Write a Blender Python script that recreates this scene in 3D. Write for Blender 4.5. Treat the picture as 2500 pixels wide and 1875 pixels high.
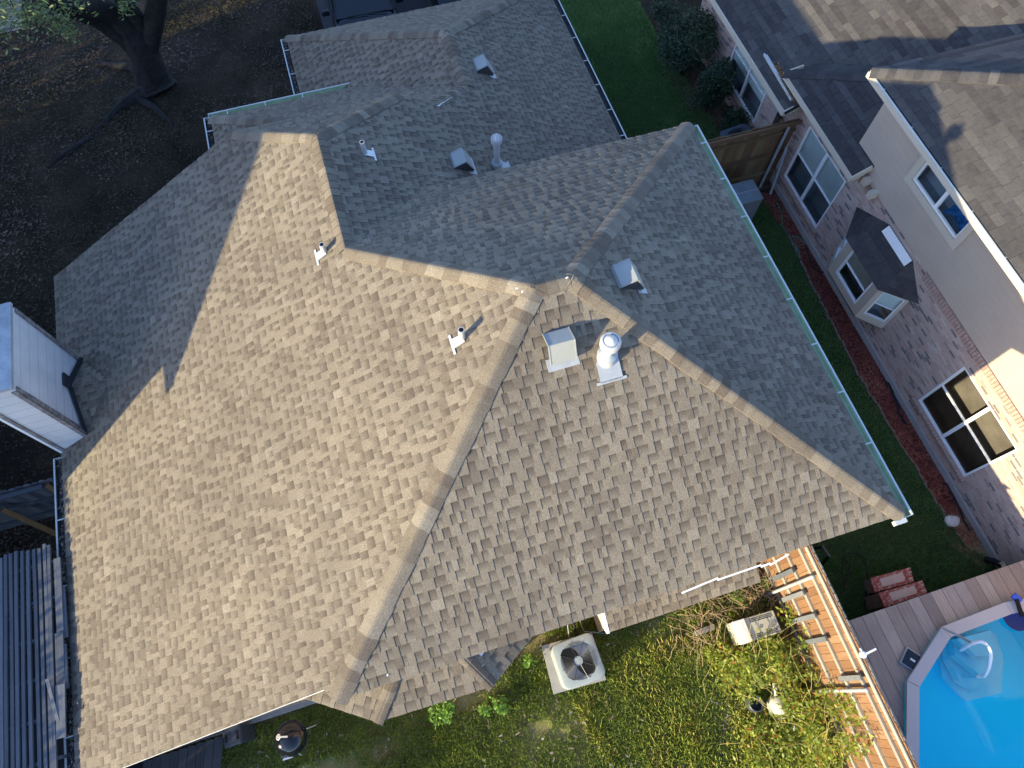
import bpy, bmesh, math, random
import numpy as np
from mathutils import Vector, Matrix
rnd = random.Random(7); R_ = math.radians
SC = bpy.context.scene
for o in list(bpy.data.objects): bpy.data.objects.remove(o)
C = SC.collection
# ------------------------------------------------------------------ camera, sky, sun, exposure
HC = 14.63                                   # drone height above the lawn
F_PX, CX, CY = 1690.0, 1250.0, 937.5         # focal length and centre of the 2500 x 1875 photograph
tl = R_(24.3)
Zc = Vector((0, -math.sin(tl), -math.cos(tl)))
Xc = Vector((.2953, .8702, -.3941)); Xc = (Xc - Xc.dot(Zc)*Zc).normalized(); Yc = Zc.cross(Xc)
RT = Matrix(((Xc.x, Xc.y, Xc.z), (Yc.x, Yc.y, Yc.z), (Zc.x, Zc.y, Zc.z)))   # camera axes -> world
cam = bpy.data.objects.new('camera', bpy.data.cameras.new('camera')); C.objects.link(cam)
r0, r1, r2 = RT @ Vector((1, 0, 0)), RT @ Vector((0, 1, 0)), RT @ Vector((0, 0, 1))
M = Matrix((( r0.x, -r1.x, -r2.x), (r0.y, -r1.y, -r2.y), (r0.z, -r1.z, -r2.z))).to_4x4()
M.translation = (0, 0, HC); cam.matrix_world = M
cam.data.sensor_width = 36; cam.data.lens = 36*F_PX/2500; cam.data.clip_end = 2000; cam.data.clip_start = .1
SC.camera = cam
SUN_EL, SUN_AZ = 13.0, -69.0
w = bpy.data.worlds.new('World'); SC.world = w; w.use_nodes = True
nt = w.node_tree; bg = nt.nodes['Background']
sky = nt.nodes.new('ShaderNodeTexSky'); sky.sky_type = 'NISHITA'; sky.sun_disc = False
sky.sun_elevation = R_(SUN_EL); sky.sun_rotation = R_(90-SUN_AZ); sky.air_density = 1.0; sky.dust_density = .4; sky.ozone_density = 2.2
mxs = nt.nodes.new('ShaderNodeMix'); mxs.data_type = 'RGBA'; mxs.blend_type = 'MULTIPLY'; mxs.inputs[0].default_value = 1; mxs.inputs[7].default_value = (.93, .94, 1.12, 1)
nt.links.new(sky.outputs[0], mxs.inputs[6]); nt.links.new(mxs.outputs[2], bg.inputs[0]); bg.inputs[1].default_value = .125
sl = bpy.data.lights.new('sun', 'SUN'); sl.energy = 2.75; sl.angle = R_(.6); sl.color = (1, .87, .56)
so = bpy.data.objects.new('sun', sl); C.objects.link(so)
SD = Vector((math.cos(R_(SUN_EL))*math.cos(R_(SUN_AZ)), math.cos(R_(SUN_EL))*math.sin(R_(SUN_AZ)), math.sin(R_(SUN_EL))))
so.rotation_euler = SD.to_track_quat('Z', 'Y').to_euler()
SC.view_settings.view_transform = 'Standard'; SC.view_settings.look = 'None'
SC.view_settings.exposure = 2.02; SC.view_settings.gamma = 1
SC.render.engine = 'CYCLES'

# ------------------------------------------------------------------ measuring the photograph
def ray(u, v): return RT @ Vector(((u-CX)/F_PX, (v-CY)/F_PX, 1))
def at(u, v, z=0.):                          # the point of height z seen at photo pixel (u, v)
    d = ray(u, v); t = (z-HC)/d.z; return Vector((d.x*t, d.y*t, z))
def on(u, v, n, p0):                         # the point of the plane (n, p0) seen at (u, v)
    d = ray(u, v); o = Vector((0, 0, HC)); t = n.dot(p0-o)/n.dot(d); return o+d*t

# ------------------------------------------------------------------ mesh builder
class MB:
    def __init__(s): s.v = []; s.f = []; s.uv = []; s.t = []; s.m = []; s.c = []
    def face(s, pts, tone=.5, uv=None, mi=0, cc=None):
        i = len(s.v); s.v += [tuple(p) for p in pts]; s.f.append(tuple(range(i, i+len(pts))))
        if uv is None:
            a, b, c = Vector(pts[0]), Vector(pts[1]), Vector(pts[2]); n = (b-a).cross(c-a)
            ax = max(range(3), key=lambda k: abs(n[k])); 
            uv = [((p[1], p[2]) if ax == 0 else (p[0], p[2]) if ax == 1 else (p[0], p[1])) for p in pts]
        s.uv.append(uv); s.t.append(tone); s.m.append(mi); s.c.append(cc)
    def box(s, c, size, R=None, tone=None, mi=0, taper=1.):
        tone = rnd.random() if tone is None else tone
        c = Vector(c); h = Vector(size)/2; R = R or Matrix.Identity(3)
        P = {}
        for x in (-1, 1):
            for y in (-1, 1):
                for z in (-1, 1):
                    k = taper if z > 0 else 1
                    P[x, y, z] = c + R @ Vector((x*h.x*k, y*h.y*k, z*h.z))
        o = rnd.random()*9
        for q, a, b in ((((-1,-1,-1),(-1,1,-1),(1,1,-1),(1,-1,-1)),0,1), (((-1,-1,1),(1,-1,1),(1,1,1),(-1,1,1)),0,1),
                  (((-1,-1,-1),(1,-1,-1),(1,-1,1),(-1,-1,1)),0,2), (((1,1,-1),(-1,1,-1),(-1,1,1),(1,1,1)),0,2),
                  (((-1,1,-1),(-1,-1,-1),(-1,-1,1),(-1,1,1)),1,2), (((1,-1,-1),(1,1,-1),(1,1,1),(1,-1,1)),1,2)):
            s.face([P[k] for k in q], tone, [(k[a]*h[a]+o, k[b]*h[b]+o) for k in q], mi)
        return s
    def beam(s, a, b, w, h, up=(0, 0, 1), tone=None, mi=0):
        a, b = Vector(a), Vector(b); x = (b-a).normalized(); y = Vector(up).cross(x).normalized(); z = x.cross(y)
        return s.box((a+b)/2, ((b-a).length, w, h), Matrix((x, y, z)).transposed(), tone, mi)
    def poly_slab(s, pts, d, tone=.5, mi=0):
        d = Vector(d); pts = [Vector(p) for p in pts]; q = [p+d for p in pts]
        s.face(pts, tone, None, mi); s.face(q[::-1], tone, None, mi)
        for i in range(len(pts)):
            j = (i+1) % len(pts); s.face([pts[i], q[i], q[j], pts[j]], tone, None, mi)
        return s
    def grid(s, rows, closed=True, tone=.5, mi=0):   # rows of shared verts
        i0 = len(s.v); n = len(rows[0])
        for r in rows: s.v += [tuple(p) for p in r]
        for a in range(len(rows)-1):
            for b in range(n if closed else n-1):
                c = (b+1) % n
                s.f.append((i0+a*n+b, i0+a*n+c, i0+(a+1)*n+c, i0+(a+1)*n+b))
                s.uv.append([(b*.1, a*.1), (b*.1+.1, a*.1), (b*.1+.1, a*.1+.1), (b*.1, a*.1+.1)]); s.t.append(tone); s.m.append(mi); s.c.append(None)
        return s
    def tube(s, pts, r, n=8, tone=.5, mi=0, cap=True, wob=0):
        pts = [Vector(p) for p in pts]; rows = []; r = r if hasattr(r, '__len__') else [r]*len(pts)
        ref = Vector((.13, .31, .94))
        for i, p in enumerate(pts):
            d = (pts[min(i+1, len(pts)-1)]-pts[max(i-1, 0)]).normalized()
            if abs(d.dot(ref)) > .97: ref = Vector((.94, .2, .1))
            a = d.cross(ref).normalized(); b = d.cross(a)
            rows.append([p+(a*math.cos(k*2*math.pi/n)+b*math.sin(k*2*math.pi/n))*r[i]*(1+wob*rnd.uniform(-1, 1)) for k in range(n)])
        s.grid(rows, True, tone, mi)
        if cap: s.face(rows[0], tone, None, mi); s.face(rows[-1][::-1], tone, None, mi)
        return s
    def lathe(s, c, prof, n=24, R=None, tone=.5, mi=0):
        c = Vector(c); R = R or Matrix.Identity(3)
        s.grid([[c+R @ Vector((r*math.cos(k*2*math.pi/n), r*math.sin(k*2*math.pi/n), z)) for k in range(n)] for r, z in prof], True, tone, mi)
        return s
    def build(s, name, mats, parent=None, smooth=False, bevel=0, merge=False):
        me = bpy.data.meshes.new(name)
        wl = Vector(LOC.get(parent, (0, 0, 0))) if parent else Vector((0, 0, 0))
        me.from_pydata([tuple(Vector(v)-wl) for v in s.v] if parent else s.v, [], s.f)
        mats = mats if isinstance(mats, (list, tuple)) else [mats]
        for m in mats: me.materials.append(m)
        if len(mats) > 1: me.polygons.foreach_set('material_index', s.m)
        u = me.uv_layers.new(name='UVMap'); u.data.foreach_set('uv', [x for f in s.uv for p in f for x in p])
        ca = me.color_attributes.new('tone', 'FLOAT_COLOR', 'CORNER'); L = []
        for f, t, c in zip(s.f, s.t, s.c):
            for k in range(len(f)): L += ((t, t, t, 1) if c is None else (t, c[k][0], c[k][1], 1))
        ca.data.foreach_set('color', L)
        if merge or bevel:
            bm = bmesh.new(); bm.from_mesh(me); bmesh.ops.remove_doubles(bm, verts=bm.verts, dist=1e-5); bmesh.ops.recalc_face_normals(bm, faces=bm.faces); bm.to_mesh(me); bm.free()
        me.update()
        o = bpy.data.objects.new(name, me); C.objects.link(o)
        if parent: o.parent = parent; LOC[o] = LOC.get(parent, (0, 0, 0))
        if smooth:
            me.polygons.foreach_set('use_smooth', [True]*len(me.polygons))
            mo = o.modifiers.new('edge', 'EDGE_SPLIT'); mo.split_angle = R_(38)
        if bevel:
            mo = o.modifiers.new('bevel', 'BEVEL'); mo.width = bevel; mo.segments = 2; mo.limit_method = 'ANGLE'; mo.angle_limit = R_(40)
        return o
LOC = {}
def tag(o, label=None, cat=None, group=None, kind=None):
    if label: o['label'] = label
    if cat: o['category'] = cat
    if group: o['group'] = group
    if kind: o['kind'] = kind
    return o
def thing(name, label, cat, loc=(0, 0, 0), group=None):
    o = bpy.data.objects.new(name, None); C.objects.link(o); o.location = loc; LOC[o] = tuple(loc); o.empty_display_size = .2
    return tag(o, label, cat, group)
def dup(root, loc, rz, label):
    r = root.copy(); C.objects.link(r); r.location = loc; r.rotation_euler = (0, 0, rz); r['label'] = label
    for ch in [c for c in bpy.data.objects if c.parent == root]:
        c = ch.copy(); C.objects.link(c); c.parent = r
        for g in [g for g in bpy.data.objects if g.parent == ch]:
            d = g.copy(); C.objects.link(d); d.parent = c
    return r

# ------------------------------------------------------------------ materials
class Mat:
    def __init__(s, name, rough=.8, spec=.3, metal=0):
        s.m = bpy.data.materials.new(name); s.m.use_nodes = True; s.nt = s.m.node_tree; s.b = s.nt.nodes['Principled BSDF']
        s.b.inputs['Roughness'].default_value = rough; s.b.inputs['Specular IOR Level'].default_value = spec; s.b.inputs['Metallic'].default_value = metal
    def n(s, t, **k):
        x = s.nt.nodes.new('ShaderNode'+t)
        for a, v in k.items():
            if a in x.inputs: x.inputs[a].default_value = v
            else: setattr(x, a, v)
        return x
    def l(s, a, b): s.nt.links.new(a, b)
    def uv(s, scale=(1, 1, 1)):
        t = s.n('TexCoord'); mp = s.n('Mapping'); mp.inputs['Scale'].default_value = scale; s.l(t.outputs['UV'], mp.inputs[0]); return mp.outputs[0]
    def pos(s, scale=(1, 1, 1)):
        t = s.n('NewGeometry'); mp = s.n('Mapping'); mp.inputs['Scale'].default_value = scale; s.l(t.outputs['Position'], mp.inputs[0]); return mp.outputs[0]
    def noise(s, vec, scale, detail=4, rough=.6):
        x = s.n('TexNoise'); x.inputs['Scale'].default_value = scale; x.inputs['Detail'].default_value = detail; x.inputs['Roughness'].default_value = rough; s.l(vec, x.inputs['Vector']); return x.outputs['Fac']
    def ramp(s, fac, stops, interp='LINEAR'):
        x = s.n('ValToRGB'); e = x.color_ramp.elements; x.color_ramp.interpolation = interp
        while len(e) > 1: e.remove(e[-1])
        e[0].position = stops[0][0]; e[0].color = (*stops[0][1], 1)
        for p, c in stops[1:]:
            y = e.new(p); y.color = (*c, 1)
        s.l(fac, x.inputs[0]); return x.outputs[0]
    def mix(s, fac, a, b, mode='MIX'):
        x = s.n('Mix', data_type='RGBA', blend_type=mode)
        for i, v in ((0, fac), (6, a), (7, b)):
            if hasattr(v, 'links'): s.l(v, x.inputs[i])
            else: x.inputs[i].default_value = v if i == 0 else (*v, 1)
        return x.outputs[2]
    def math(s, op, a, b=0., c=0.):
        x = s.n('Math', operation=op)
        for i, v in enumerate((a, b, c)):
            if hasattr(v, 'links'): s.l(v, x.inputs[i])
            else: x.inputs[i].default_value = v
        return x.outputs[0]
    def tone(s):
        x = s.n('Attribute', attribute_name='tone'); y = s.n('SeparateColor'); s.l(x.outputs['Color'], y.inputs[0]); return y.outputs
    def col(s, c):
        if hasattr(c, 'links'): s.l(c, s.b.inputs['Base Color'])
        else: s.b.inputs['Base Color'].default_value = (*c, 1)
        return s
    def bump(s, h, strength=.5, dist=.01):
        x = s.n('Bump', Strength=strength, Distance=dist); s.l(h, x.inputs['Height']); s.l(x.outputs[0], s.b.inputs['Normal']); return s
def hexc(r, g, b):
    f = lambda v: (v/255/12.92 if v/255 <= .04045 else ((v/255+.055)/1.055)**2.4)
    return (f(r), f(g), f(b))
def simple(name, c, rough=.7, spec=.3, metal=0, var=.12, sc=3., bmp=0, fine=60):
    m = Mat(name, rough, spec, metal); p = m.pos()
    a = m.noise(p, sc, 5); b = m.noise(p, fine, 3)
    f = m.math('ADD', m.math('MULTIPLY', a, .6), m.math('MULTIPLY', b, .4))
    m.col(m.ramp(f, [(.3, tuple(x*(1-var) for x in c)), (.7, tuple(min(1, x*(1+var)) for x in c))]))
    if bmp: m.bump(b, bmp, .004)
    return m.m
def shingle_mat(name, cols, band=.82, scale=1.):
    m = Mat(name, .95, .15); t = m.tone(); p = m.pos()
    c = m.ramp(t[0], cols)
    big = m.noise(p, .55, 5); c = m.mix(1, c, m.ramp(big, [(.32, (.84, .83, .82)), (.5, (1, 1, 1)), (.68, (1.13, 1.12, 1.08))]), 'MULTIPLY')
    c = m.mix(1, c, m.ramp(m.noise(p, 55, 2, .8), [(.25, (.55, .54, .53)), (.5, (.97, .97, .97)), (.78, (1.5, 1.48, 1.44))]), 'MULTIPLY')
    # shadow band printed on the exposed lower ply: dark at its upper edge
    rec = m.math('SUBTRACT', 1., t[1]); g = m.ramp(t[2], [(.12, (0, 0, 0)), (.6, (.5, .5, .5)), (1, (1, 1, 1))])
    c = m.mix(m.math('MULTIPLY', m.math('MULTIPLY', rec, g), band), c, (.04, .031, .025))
    c = m.mix(m.math('MULTIPLY', m.noise(p, 9, 3), .25), c, (.24, .2, .17))
    m.col(c); m.bump(m.noise(p, 160, 2), .5, .004); return m.m
K = {}
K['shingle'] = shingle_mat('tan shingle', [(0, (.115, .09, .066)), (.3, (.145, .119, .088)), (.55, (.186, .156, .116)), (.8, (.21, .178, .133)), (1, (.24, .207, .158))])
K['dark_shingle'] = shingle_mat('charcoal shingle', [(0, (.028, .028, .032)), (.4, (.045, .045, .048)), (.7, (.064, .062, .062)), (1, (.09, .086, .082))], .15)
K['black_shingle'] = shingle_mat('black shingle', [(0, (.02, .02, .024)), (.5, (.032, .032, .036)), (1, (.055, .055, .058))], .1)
def brick_mat(name):
    m = Mat(name, .9, .2); v = m.uv()
    br = m.n('TexBrick', Scale=1.); br.inputs['Mortar Size'].default_value = .007; br.inputs['Brick Width'].default_value = .205; br.inputs['Row Height'].default_value = .069
    br.inputs['Color1'].default_value = (0, 0, 0, 1); br.inputs['Color2'].default_value = (1, 1, 1, 1); br.inputs['Mortar'].default_value = (.5, .5, .5, 1); br.inputs['Mortar Smooth'].default_value = .3
    br.offset = .5; m.l(v, br.inputs['Vector'])
    wn = m.n('Separate XYZ') if False else None
    c = m.ramp(br.outputs['Color'], [(0, (.05, .05, .06)), (.13, (.09, .085, .095)), (.17, (.42, .24, .19)), (.4, (.56, .34, .275)), (.65, (.64, .46, .38)), (.85, (.5, .28, .215)), (1, (.68, .55, .45))], 'LINEAR')
    c = m.mix(m.math('MULTIPLY', m.noise(v, 3.5, 5), .5), c, (.5, .42, .36))
    c = m.mix(m.math('MULTIPLY', m.noise(v, 45, 4), .35), c, (.24, .17, .14))
    c = m.mix(br.outputs['Fac'], c, (.46, .41, .36)); m.col(c)
    m.bump(m.math('SUBTRACT', m.math('MULTIPLY', m.noise(v, 80, 3), .25), br.outputs['Fac']), .8, .008); return m.m
K['brick'] = brick_mat('weathered pink brick')
K['red_brick'] = simple('red brick', (.22, .1, .08), .9, .2, 0, .3, 6, .3)
K['siding'] = simple('beige painted siding', (.48, .385, .30), .8, .2, 0, .09, 1.2, .1)
K['beige_trim'] = simple('beige trim paint', (.56, .48, .37), .7, .25, 0, .05, 2)
K['white'] = simple('white paint', (.78, .78, .76), .6, .3, 0, .05, 4)
K['fascia'] = simple('white fascia', (.8, .78, .74), .6, .3, 0, .08, 3)
def worn():
    m = Mat('worn white chimney boards', .75, .25); p = m.uv(); q = m.pos()
    sep = m.n('SeparateXYZ'); m.l(q, sep.inputs[0])
    fr = m.math('FRACT', m.math('MULTIPLY', sep.outputs['Z'], 1/.235)); gap = m.math('LESS_THAN', fr, .04)
    ch = m.ramp(m.noise(q, 11, 6, .75), [(.70, (0, 0, 0)), (.72, (1, 1, 1))])
    c = m.mix(m.math('MULTIPLY', ch, .85), m.ramp(m.noise(q, 1.6, 4), [(.3, (.5, .51, .51)), (.7, (.62, .62, .61))]), (.07, .06, .06))
    c = m.mix(m.math('MULTIPLY', gap, .6), c, (.2, .21, .22)); m.col(c); m.bump(m.math('SUBTRACT', 0., gap), .6, .01); return m.m
K['worn'] = worn()
K['rotten'] = simple('rotten trim', (.20, .185, .18), .9, .2, 0, .85, 9, .6, 40)
K['galv'] = simple('galvanised sheet', (.36, .38, .39), .55, .4, .2, .25, 5, .1)
K['capmetal'] = simple('chimney cap sheet', (.36, .38, .39), .5, .4, .2, .4, 3, .1)
K['ventmetal'] = simple('pale vent metal', (.34, .345, .315), .5, .4, .2, .05, 5)
K['louver'] = simple('louver dark', (.06, .06, .06), .7, .3, 0, .3, 30)
K['silver'] = simple('silver painted pipe', (.5, .5, .49), .4, .5, .25, .12, 14)
K['pipehole'] = simple('pipe bore', (.01, .01, .01), .9, .1)
K['gutter_in'] = simple('mint gutter trough', (.40, .50, .33), .6, .3, 0, .25, 6)
K['gutter_out'] = simple('white gutter lip', (.55, .56, .52), .4, .4, 0, .05, 4)
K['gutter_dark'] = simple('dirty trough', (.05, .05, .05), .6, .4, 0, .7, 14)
K['flash'] = simple('dark flashing', (.035, .04, .05), .5, .4, .3, .3, 6)
K['concrete'] = simple('concrete', (.36, .34, .31), .9, .2, 0, .16, 5, .3)
K['cond'] = simple('condenser paint', (.33, .37, .35), .45, .4, 0, .06, 3)
K['cond_dark'] = simple('dark blue grey condenser', (.055, .07, .09), .5, .4, 0, .2, 5)
K['blackm'] = simple('black interior', (.012, .012, .014), .8, .2)
K['wire'] = simple('grille wire', (.10, .105, .11), .4, .5, .6)
K['blade_a'] = simple('fan blade', (.55, .56, .58), .45, .5, .4)
K['enamel'] = simple('black enamel', (.008, .009, .012), .12, .6, 0, .1, 3)
K['alu'] = simple('aluminium', (.75, .75, .73), .4, .5, .4)
K['plastic'] = simple('dark grey plastic', (.045, .055, .07), .5, .4, 0, .15, 7)
K['gen'] = simple('almond plastic cabinet', (.50, .48, .38), .5, .35, 0, .1, 6)
def wood_mat(name, cols, grain=(2.2, 60, 60), dark=(.1, .08, .06), k=.5):
    m = Mat(name, .9, .15); t = m.tone(); v = m.uv(grain)
    c = m.ramp(t[0], cols); g = m.noise(v, 1., 6, .7)
    c = m.mix(m.math('MULTIPLY', m.ramp(g, [(.42, (0, 0, 0)), (.66, (1, 1, 1))]), k), c, dark)
    c = m.mix(m.math('MULTIPLY', m.noise(m.pos(), 2.3, 4), .3), c, tuple(x*1.25 for x in cols[-1][1]))
    m.col(c); m.bump(g, .6, .006); return m.m
K['cedar'] = wood_mat('orange cedar', [(0, (.13, .065, .034)), (.5, (.20, .108, .056)), (1, (.27, .165, .095))], (3, 30, 30), (.12, .045, .02), .55)
K['mossy'] = wood_mat('mossy cedar', [(0, (.11, .055, .035)), (.35, (.18, .095, .055)), (.6, (.14, .085, .045)), (.85, (.16, .13, .05)), (1, (.24, .17, .09))], (2, 40, 40), (.04, .03, .02), .6)
K['grey_wood'] = wood_mat('grey weathered wood', [(0, (.06, .068, .082)), (.5, (.115, .125, .14)), (1, (.19, .195, .20))], (2.5, 70, 70), (.05, .05, .055), .55)
K['pale_wood'] = wood_mat('pale weathered rail', [(0, (.21, .19, .165)), (1, (.34, .32, .28))], (3, 50, 50), (.16, .13, .10), .6)
K['deck'] = wood_mat('deck boards', [(0, (.23, .19, .165)), (.4, (.36, .28, .225)), (.7, (.32, .285, .255)), (1, (.45, .36, .29))], (2.5, 45, 45), (.08, .07, .075), .55)
K['dark_deck'] = wood_mat('dark deck boards', [(0, (.05, .05, .05)), (1, (.10, .10, .10))], (2, 50, 50), (.02, .02, .02), .6)
K['orange_beam'] = wood_mat('amber beam', [(0, (.22, .12, .045)), (1, (.3, .17, .07))], (3, 40, 40), (.1, .06, .03), .6)
def red_step():
    m = Mat('worn red paint', .8, .25); v = m.uv((1, 1, 1)); n = m.noise(v, 9, 6, .8)
    t = m.tone(); f = m.math('ADD', n, m.math('MULTIPLY', t[0], .55))
    c = m.ramp(f, [(.62, (.28, .07, .06)), (.66, (.46, .36, .31)), (1, (.52, .43, .38))]); m.col(c); return m.m
K['red_step'] = red_step()
K['maroon'] = simple('maroon board', (.13, .045, .04), .7, .2, 0, .08, 3)
K['step_side'] = simple('brown step side', (.22, .165, .135), .9, .2, 0, .2, 6)
K['bark'] = simple('dark oak bark', (.034, .032, .031), .95, .1, 0, .55, 7, 1.0, 24)
K['twig'] = simple('dry twig', (.30, .21, .13), .9, .1, 0, .4, 20)
K['vine'] = simple('vine stem', (.36, .30, .12), .8, .2, 0, .4, 20)
K['coping'] = simple('pale pool coping', (.50, .46, .44), .7, .25, 0, .05, 2)
K['liner'] = simple('blue liner', (.02, .78, .98), .6, .3, 0, .03, .8)
K['poolstep'] = simple('pool step plastic', (.55, .80, .86), .6, .3, 0, .06, 3)
K['navy'] = simple('navy mesh', (.01, .03, .16), .6, .3)
K['rail_white'] = simple('white rail', (.85, .85, .85), .3, .5)
K['rock'] = simple('pale rock', (.55, .53, .49), .9, .2, 0, .25, 12, .5, 40)
K['hose'] = simple('green hose', (.01, .19, .12), .4, .4)
K['cable'] = simple('black cable', (.012, .012, .014), .6, .3)
K['edging'] = simple('brown edging', (.17, .12, .095), .9, .2, 0, .3, 6, .4)
K['carpaint'] = simple('black car paint', (.005, .007, .011), .12, .5, 0, .05, 2)
K['carglass'] = simple('dark car glass', (.004, .006, .008), .04, .8, 0, .1, 2)
K['tyre'] = simple('tyre', (.015, .015, .015), .85, .2)
K['tarp'] = simple('blue tarp', (.015, .15, .42), .45, .4, 0, .6, 9, .5, 30)
K['blind'] = simple('pale blind', (.78, .88, .86), .7, .2, 0, .08, 4)
K['interior'] = simple('dark room', (.28, .33, .38), .8, .2, 0, .6, 1.5)
K['brown_in'] = simple('brown room', (.13, .105, .09), .8, .2, 0, .5, 2)
def glass():
    m = Mat('window glass', .02); nt = m.nt; tr = m.n('BsdfTransparent'); tr.inputs[0].default_value = (.92, .97, .97, 1)
    gl = m.n('BsdfGlossy'); gl.inputs['Roughness'].default_value = .02; fr = m.n('Fresnel', IOR=1.5); mx = m.n('MixShader')
    m.l(fr.outputs[0], mx.inputs[0]); m.l(tr.outputs[0], mx.inputs[1]); m.l(gl.outputs[0], mx.inputs[2]); m.l(mx.outputs[0], nt.nodes['Material Output'].inputs[0]); return m.m
K['glass'] = glass()
def water():
    m = Mat('pool water', .02); nt = m.nt; tr = m.n('BsdfTransparent'); tr.inputs[0].default_value = (.62, .96, 1, 1)
    gl = m.n('BsdfGlossy'); gl.inputs['Roughness'].default_value = .03; fr = m.n('Fresnel', IOR=1.33); mx = m.n('MixShader')
    b = m.n('Bump', Strength=.25, Distance=.01); m.l(m.noise(m.pos(), 5, 3), b.inputs['Height']); m.l(b.outputs[0], gl.inputs['Normal']); m.l(b.outputs[0], fr.inputs['Normal'])
    m.l(fr.outputs[0], mx.inputs[0]); m.l(tr.outputs[0], mx.inputs[1]); m.l(gl.outputs[0], mx.inputs[2]); m.l(mx.outputs[0], nt.nodes['Material Output'].inputs[0]); return m.m
K['water'] = water()
def leaf_mat(name, cols, trans=.35, gloss=.45):
    m = Mat(name, gloss, .35); t = m.tone(); c = m.ramp(t[0], cols); m.col(c)
    tb = m.n('BsdfTranslucent'); m.l(c, tb.inputs[0]); mx = m.n('MixShader'); mx.inputs[0].default_value = trans
    m.l(m.b.outputs[0], mx.inputs[1]); m.l(tb.outputs[0], mx.inputs[2]); m.l(mx.outputs[0], m.nt.nodes['Material Output'].inputs[0]); return m.m
K['oakleaf'] = leaf_mat('oak leaf', [(0, (.06, .10, .03)), (.5, (.13, .18, .05)), (1, (.30, .32, .12))])
K['bushleaf'] = leaf_mat('holly leaf', [(0, (.008, .02, .008)), (.6, (.018, .045, .015)), (1, (.05, .09, .025))], .1, .55)
K['vineleaf'] = leaf_mat('yellow green vine leaf', [(0, (.10, .16, .03)), (.5, (.26, .33, .045)), (.85, (.46, .45, .07)), (.95, (.5, .32, .06)), (1, (.45, .17, .05))], .45)
K['weed'] = leaf_mat('bright weed leaf', [(0, (.09, .20, .025)), (1, (.26, .42, .06))])
K['deadleaf'] = leaf_mat('dead leaf', [(0, (.04, .028, .02)), (.5, (.12, .08, .052)), (.85, (.30, .23, .16)), (1, (.45, .42, .38))], .1, .7)
K['mulchchip'] = leaf_mat('red mulch', [(0, (.08, .02, .015)), (.5, (.21, .055, .037)), (.85, (.30, .11, .075)), (1, (.42, .24, .16))], .0, .9)
K['straw'] = leaf_mat('dead straw', [(0, (.20, .14, .075)), (1, (.45, .34, .19))], .1, .9)
K['grass_y'] = leaf_mat('sunny lawn blade', [(0, (.30, .2, .12)), (.12, (.22, .22, .08)), (.35, (.34, .45, .12)), (.6, (.55, .64, .14)), (.82, (.78, .76, .20)), (.93, (.7, .52, .28)), (1, (.75, .6, .4))], .45, .7)
K['grass_g'] = leaf_mat('green lawn blade', [(0, (.08, .16, .05)), (.5, (.14, .26, .08)), (.85, (.21, .35, .12)), (.97, (.30, .35, .16)), (1, (.5, .45, .3))], .3, .7)
K['grass_d'] = leaf_mat('sparse front blade', [(0, (.03, .035, .016)), (.5, (.055, .06, .025)), (1, (.13, .11, .06))], .2, .8)
def ground_mat(name, stops, s1=.8, s2=14):
    m = Mat(name, .95, .1); p = m.pos(); f = m.math('ADD', m.math('MULTIPLY', m.noise(p, s1, 5), .62), m.math('MULTIPLY', m.noise(p, s2, 5, .75), .38))
    m.col(m.ramp(f, stops)); m.bump(m.noise(p, s2*2.5, 5, .8), .9, .03); return m.m
K['dirt'] = ground_mat('front yard dirt', [(.3, (.014, .012, .009)), (.45, (.032, .024, .017)), (.56, (.055, .04, .027)), (.7, (.11, .08, .05))])
K['soil'] = ground_mat('back lawn soil', [(.3, (.16, .17, .055)), (.5, (.26, .23, .09)), (.62, (.34, .25, .13)), (.72, (.42, .29, .17))])
K['lawn_soil'] = ground_mat('lawn thatch', [(.3, (.035, .06, .02)), (.55, (.07, .10, .035)), (.75, (.13, .13, .06))])
K['mulch'] = ground_mat('mulch bed', [(.3, (.04, .015, .011)), (.6, (.13, .042, .03)), (.75, (.2, .08, .05))], 2, 40)
K['tan'] = ground_mat('bare tan soil', [(.3, (.20, .14, .08)), (.7, (.38, .29, .17))], 2, 25)
K['asphalt'] = simple('drive concrete', (.055, .055, .058), .9, .2, 0, .2, 2, .2)
K['path'] = simple('pale pavement', (.30, .27, .24), .9, .2, 0, .1, 2, .2)

# ------------------------------------------------------------------ foliage helpers
def np_mesh(name, V, F3, mat, tones, parent=None):
    me = bpy.data.meshes.new(name); k = F3.shape[1]; nf = len(F3)
    me.vertices.add(len(V)); me.vertices.foreach_set('co', V.astype(np.float32).ravel())
    me.loops.add(nf*k); me.loops.foreach_set('vertex_index', F3.astype(np.int32).ravel())
    me.polygons.add(nf); me.polygons.foreach_set('loop_start', np.arange(0, nf*k, k, dtype=np.int32))
    me.materials.append(mat); me.update(calc_edges=True)
    ca = me.color_attributes.new('tone', 'FLOAT_COLOR', 'CORNER'); t = np.repeat(np.clip(tones, 0, 1), k)
    ca.data.foreach_set('color', np.stack([t, t, t, np.ones_like(t)], 1).astype(np.float32).ravel())
    o = bpy.data.objects.new(name, me); C.objects.link(o)
    if parent:
        o.parent = parent; LOC[o] = LOC[parent]; V2 = V-np.array(LOC[parent]); me.vertices.foreach_set('co', V2.astype(np.float32).ravel())
    return o
NR = np.random.default_rng(5)
def vnoise(x, y, s, seed=0):
    r = np.random.default_rng(seed); g = r.random((64, 64)); x = (x/s) % 63; y = (y/s) % 63
    i = x.astype(int); j = y.astype(int); fx = x-i; fy = y-j; fx = fx*fx*(3-2*fx); fy = fy*fy*(3-2*fy)
    return (g[i, j]*(1-fx)+g[i+1, j]*fx)*(1-fy)+(g[i, j+1]*(1-fx)+g[i+1, j+1]*fx)*fy
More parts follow.
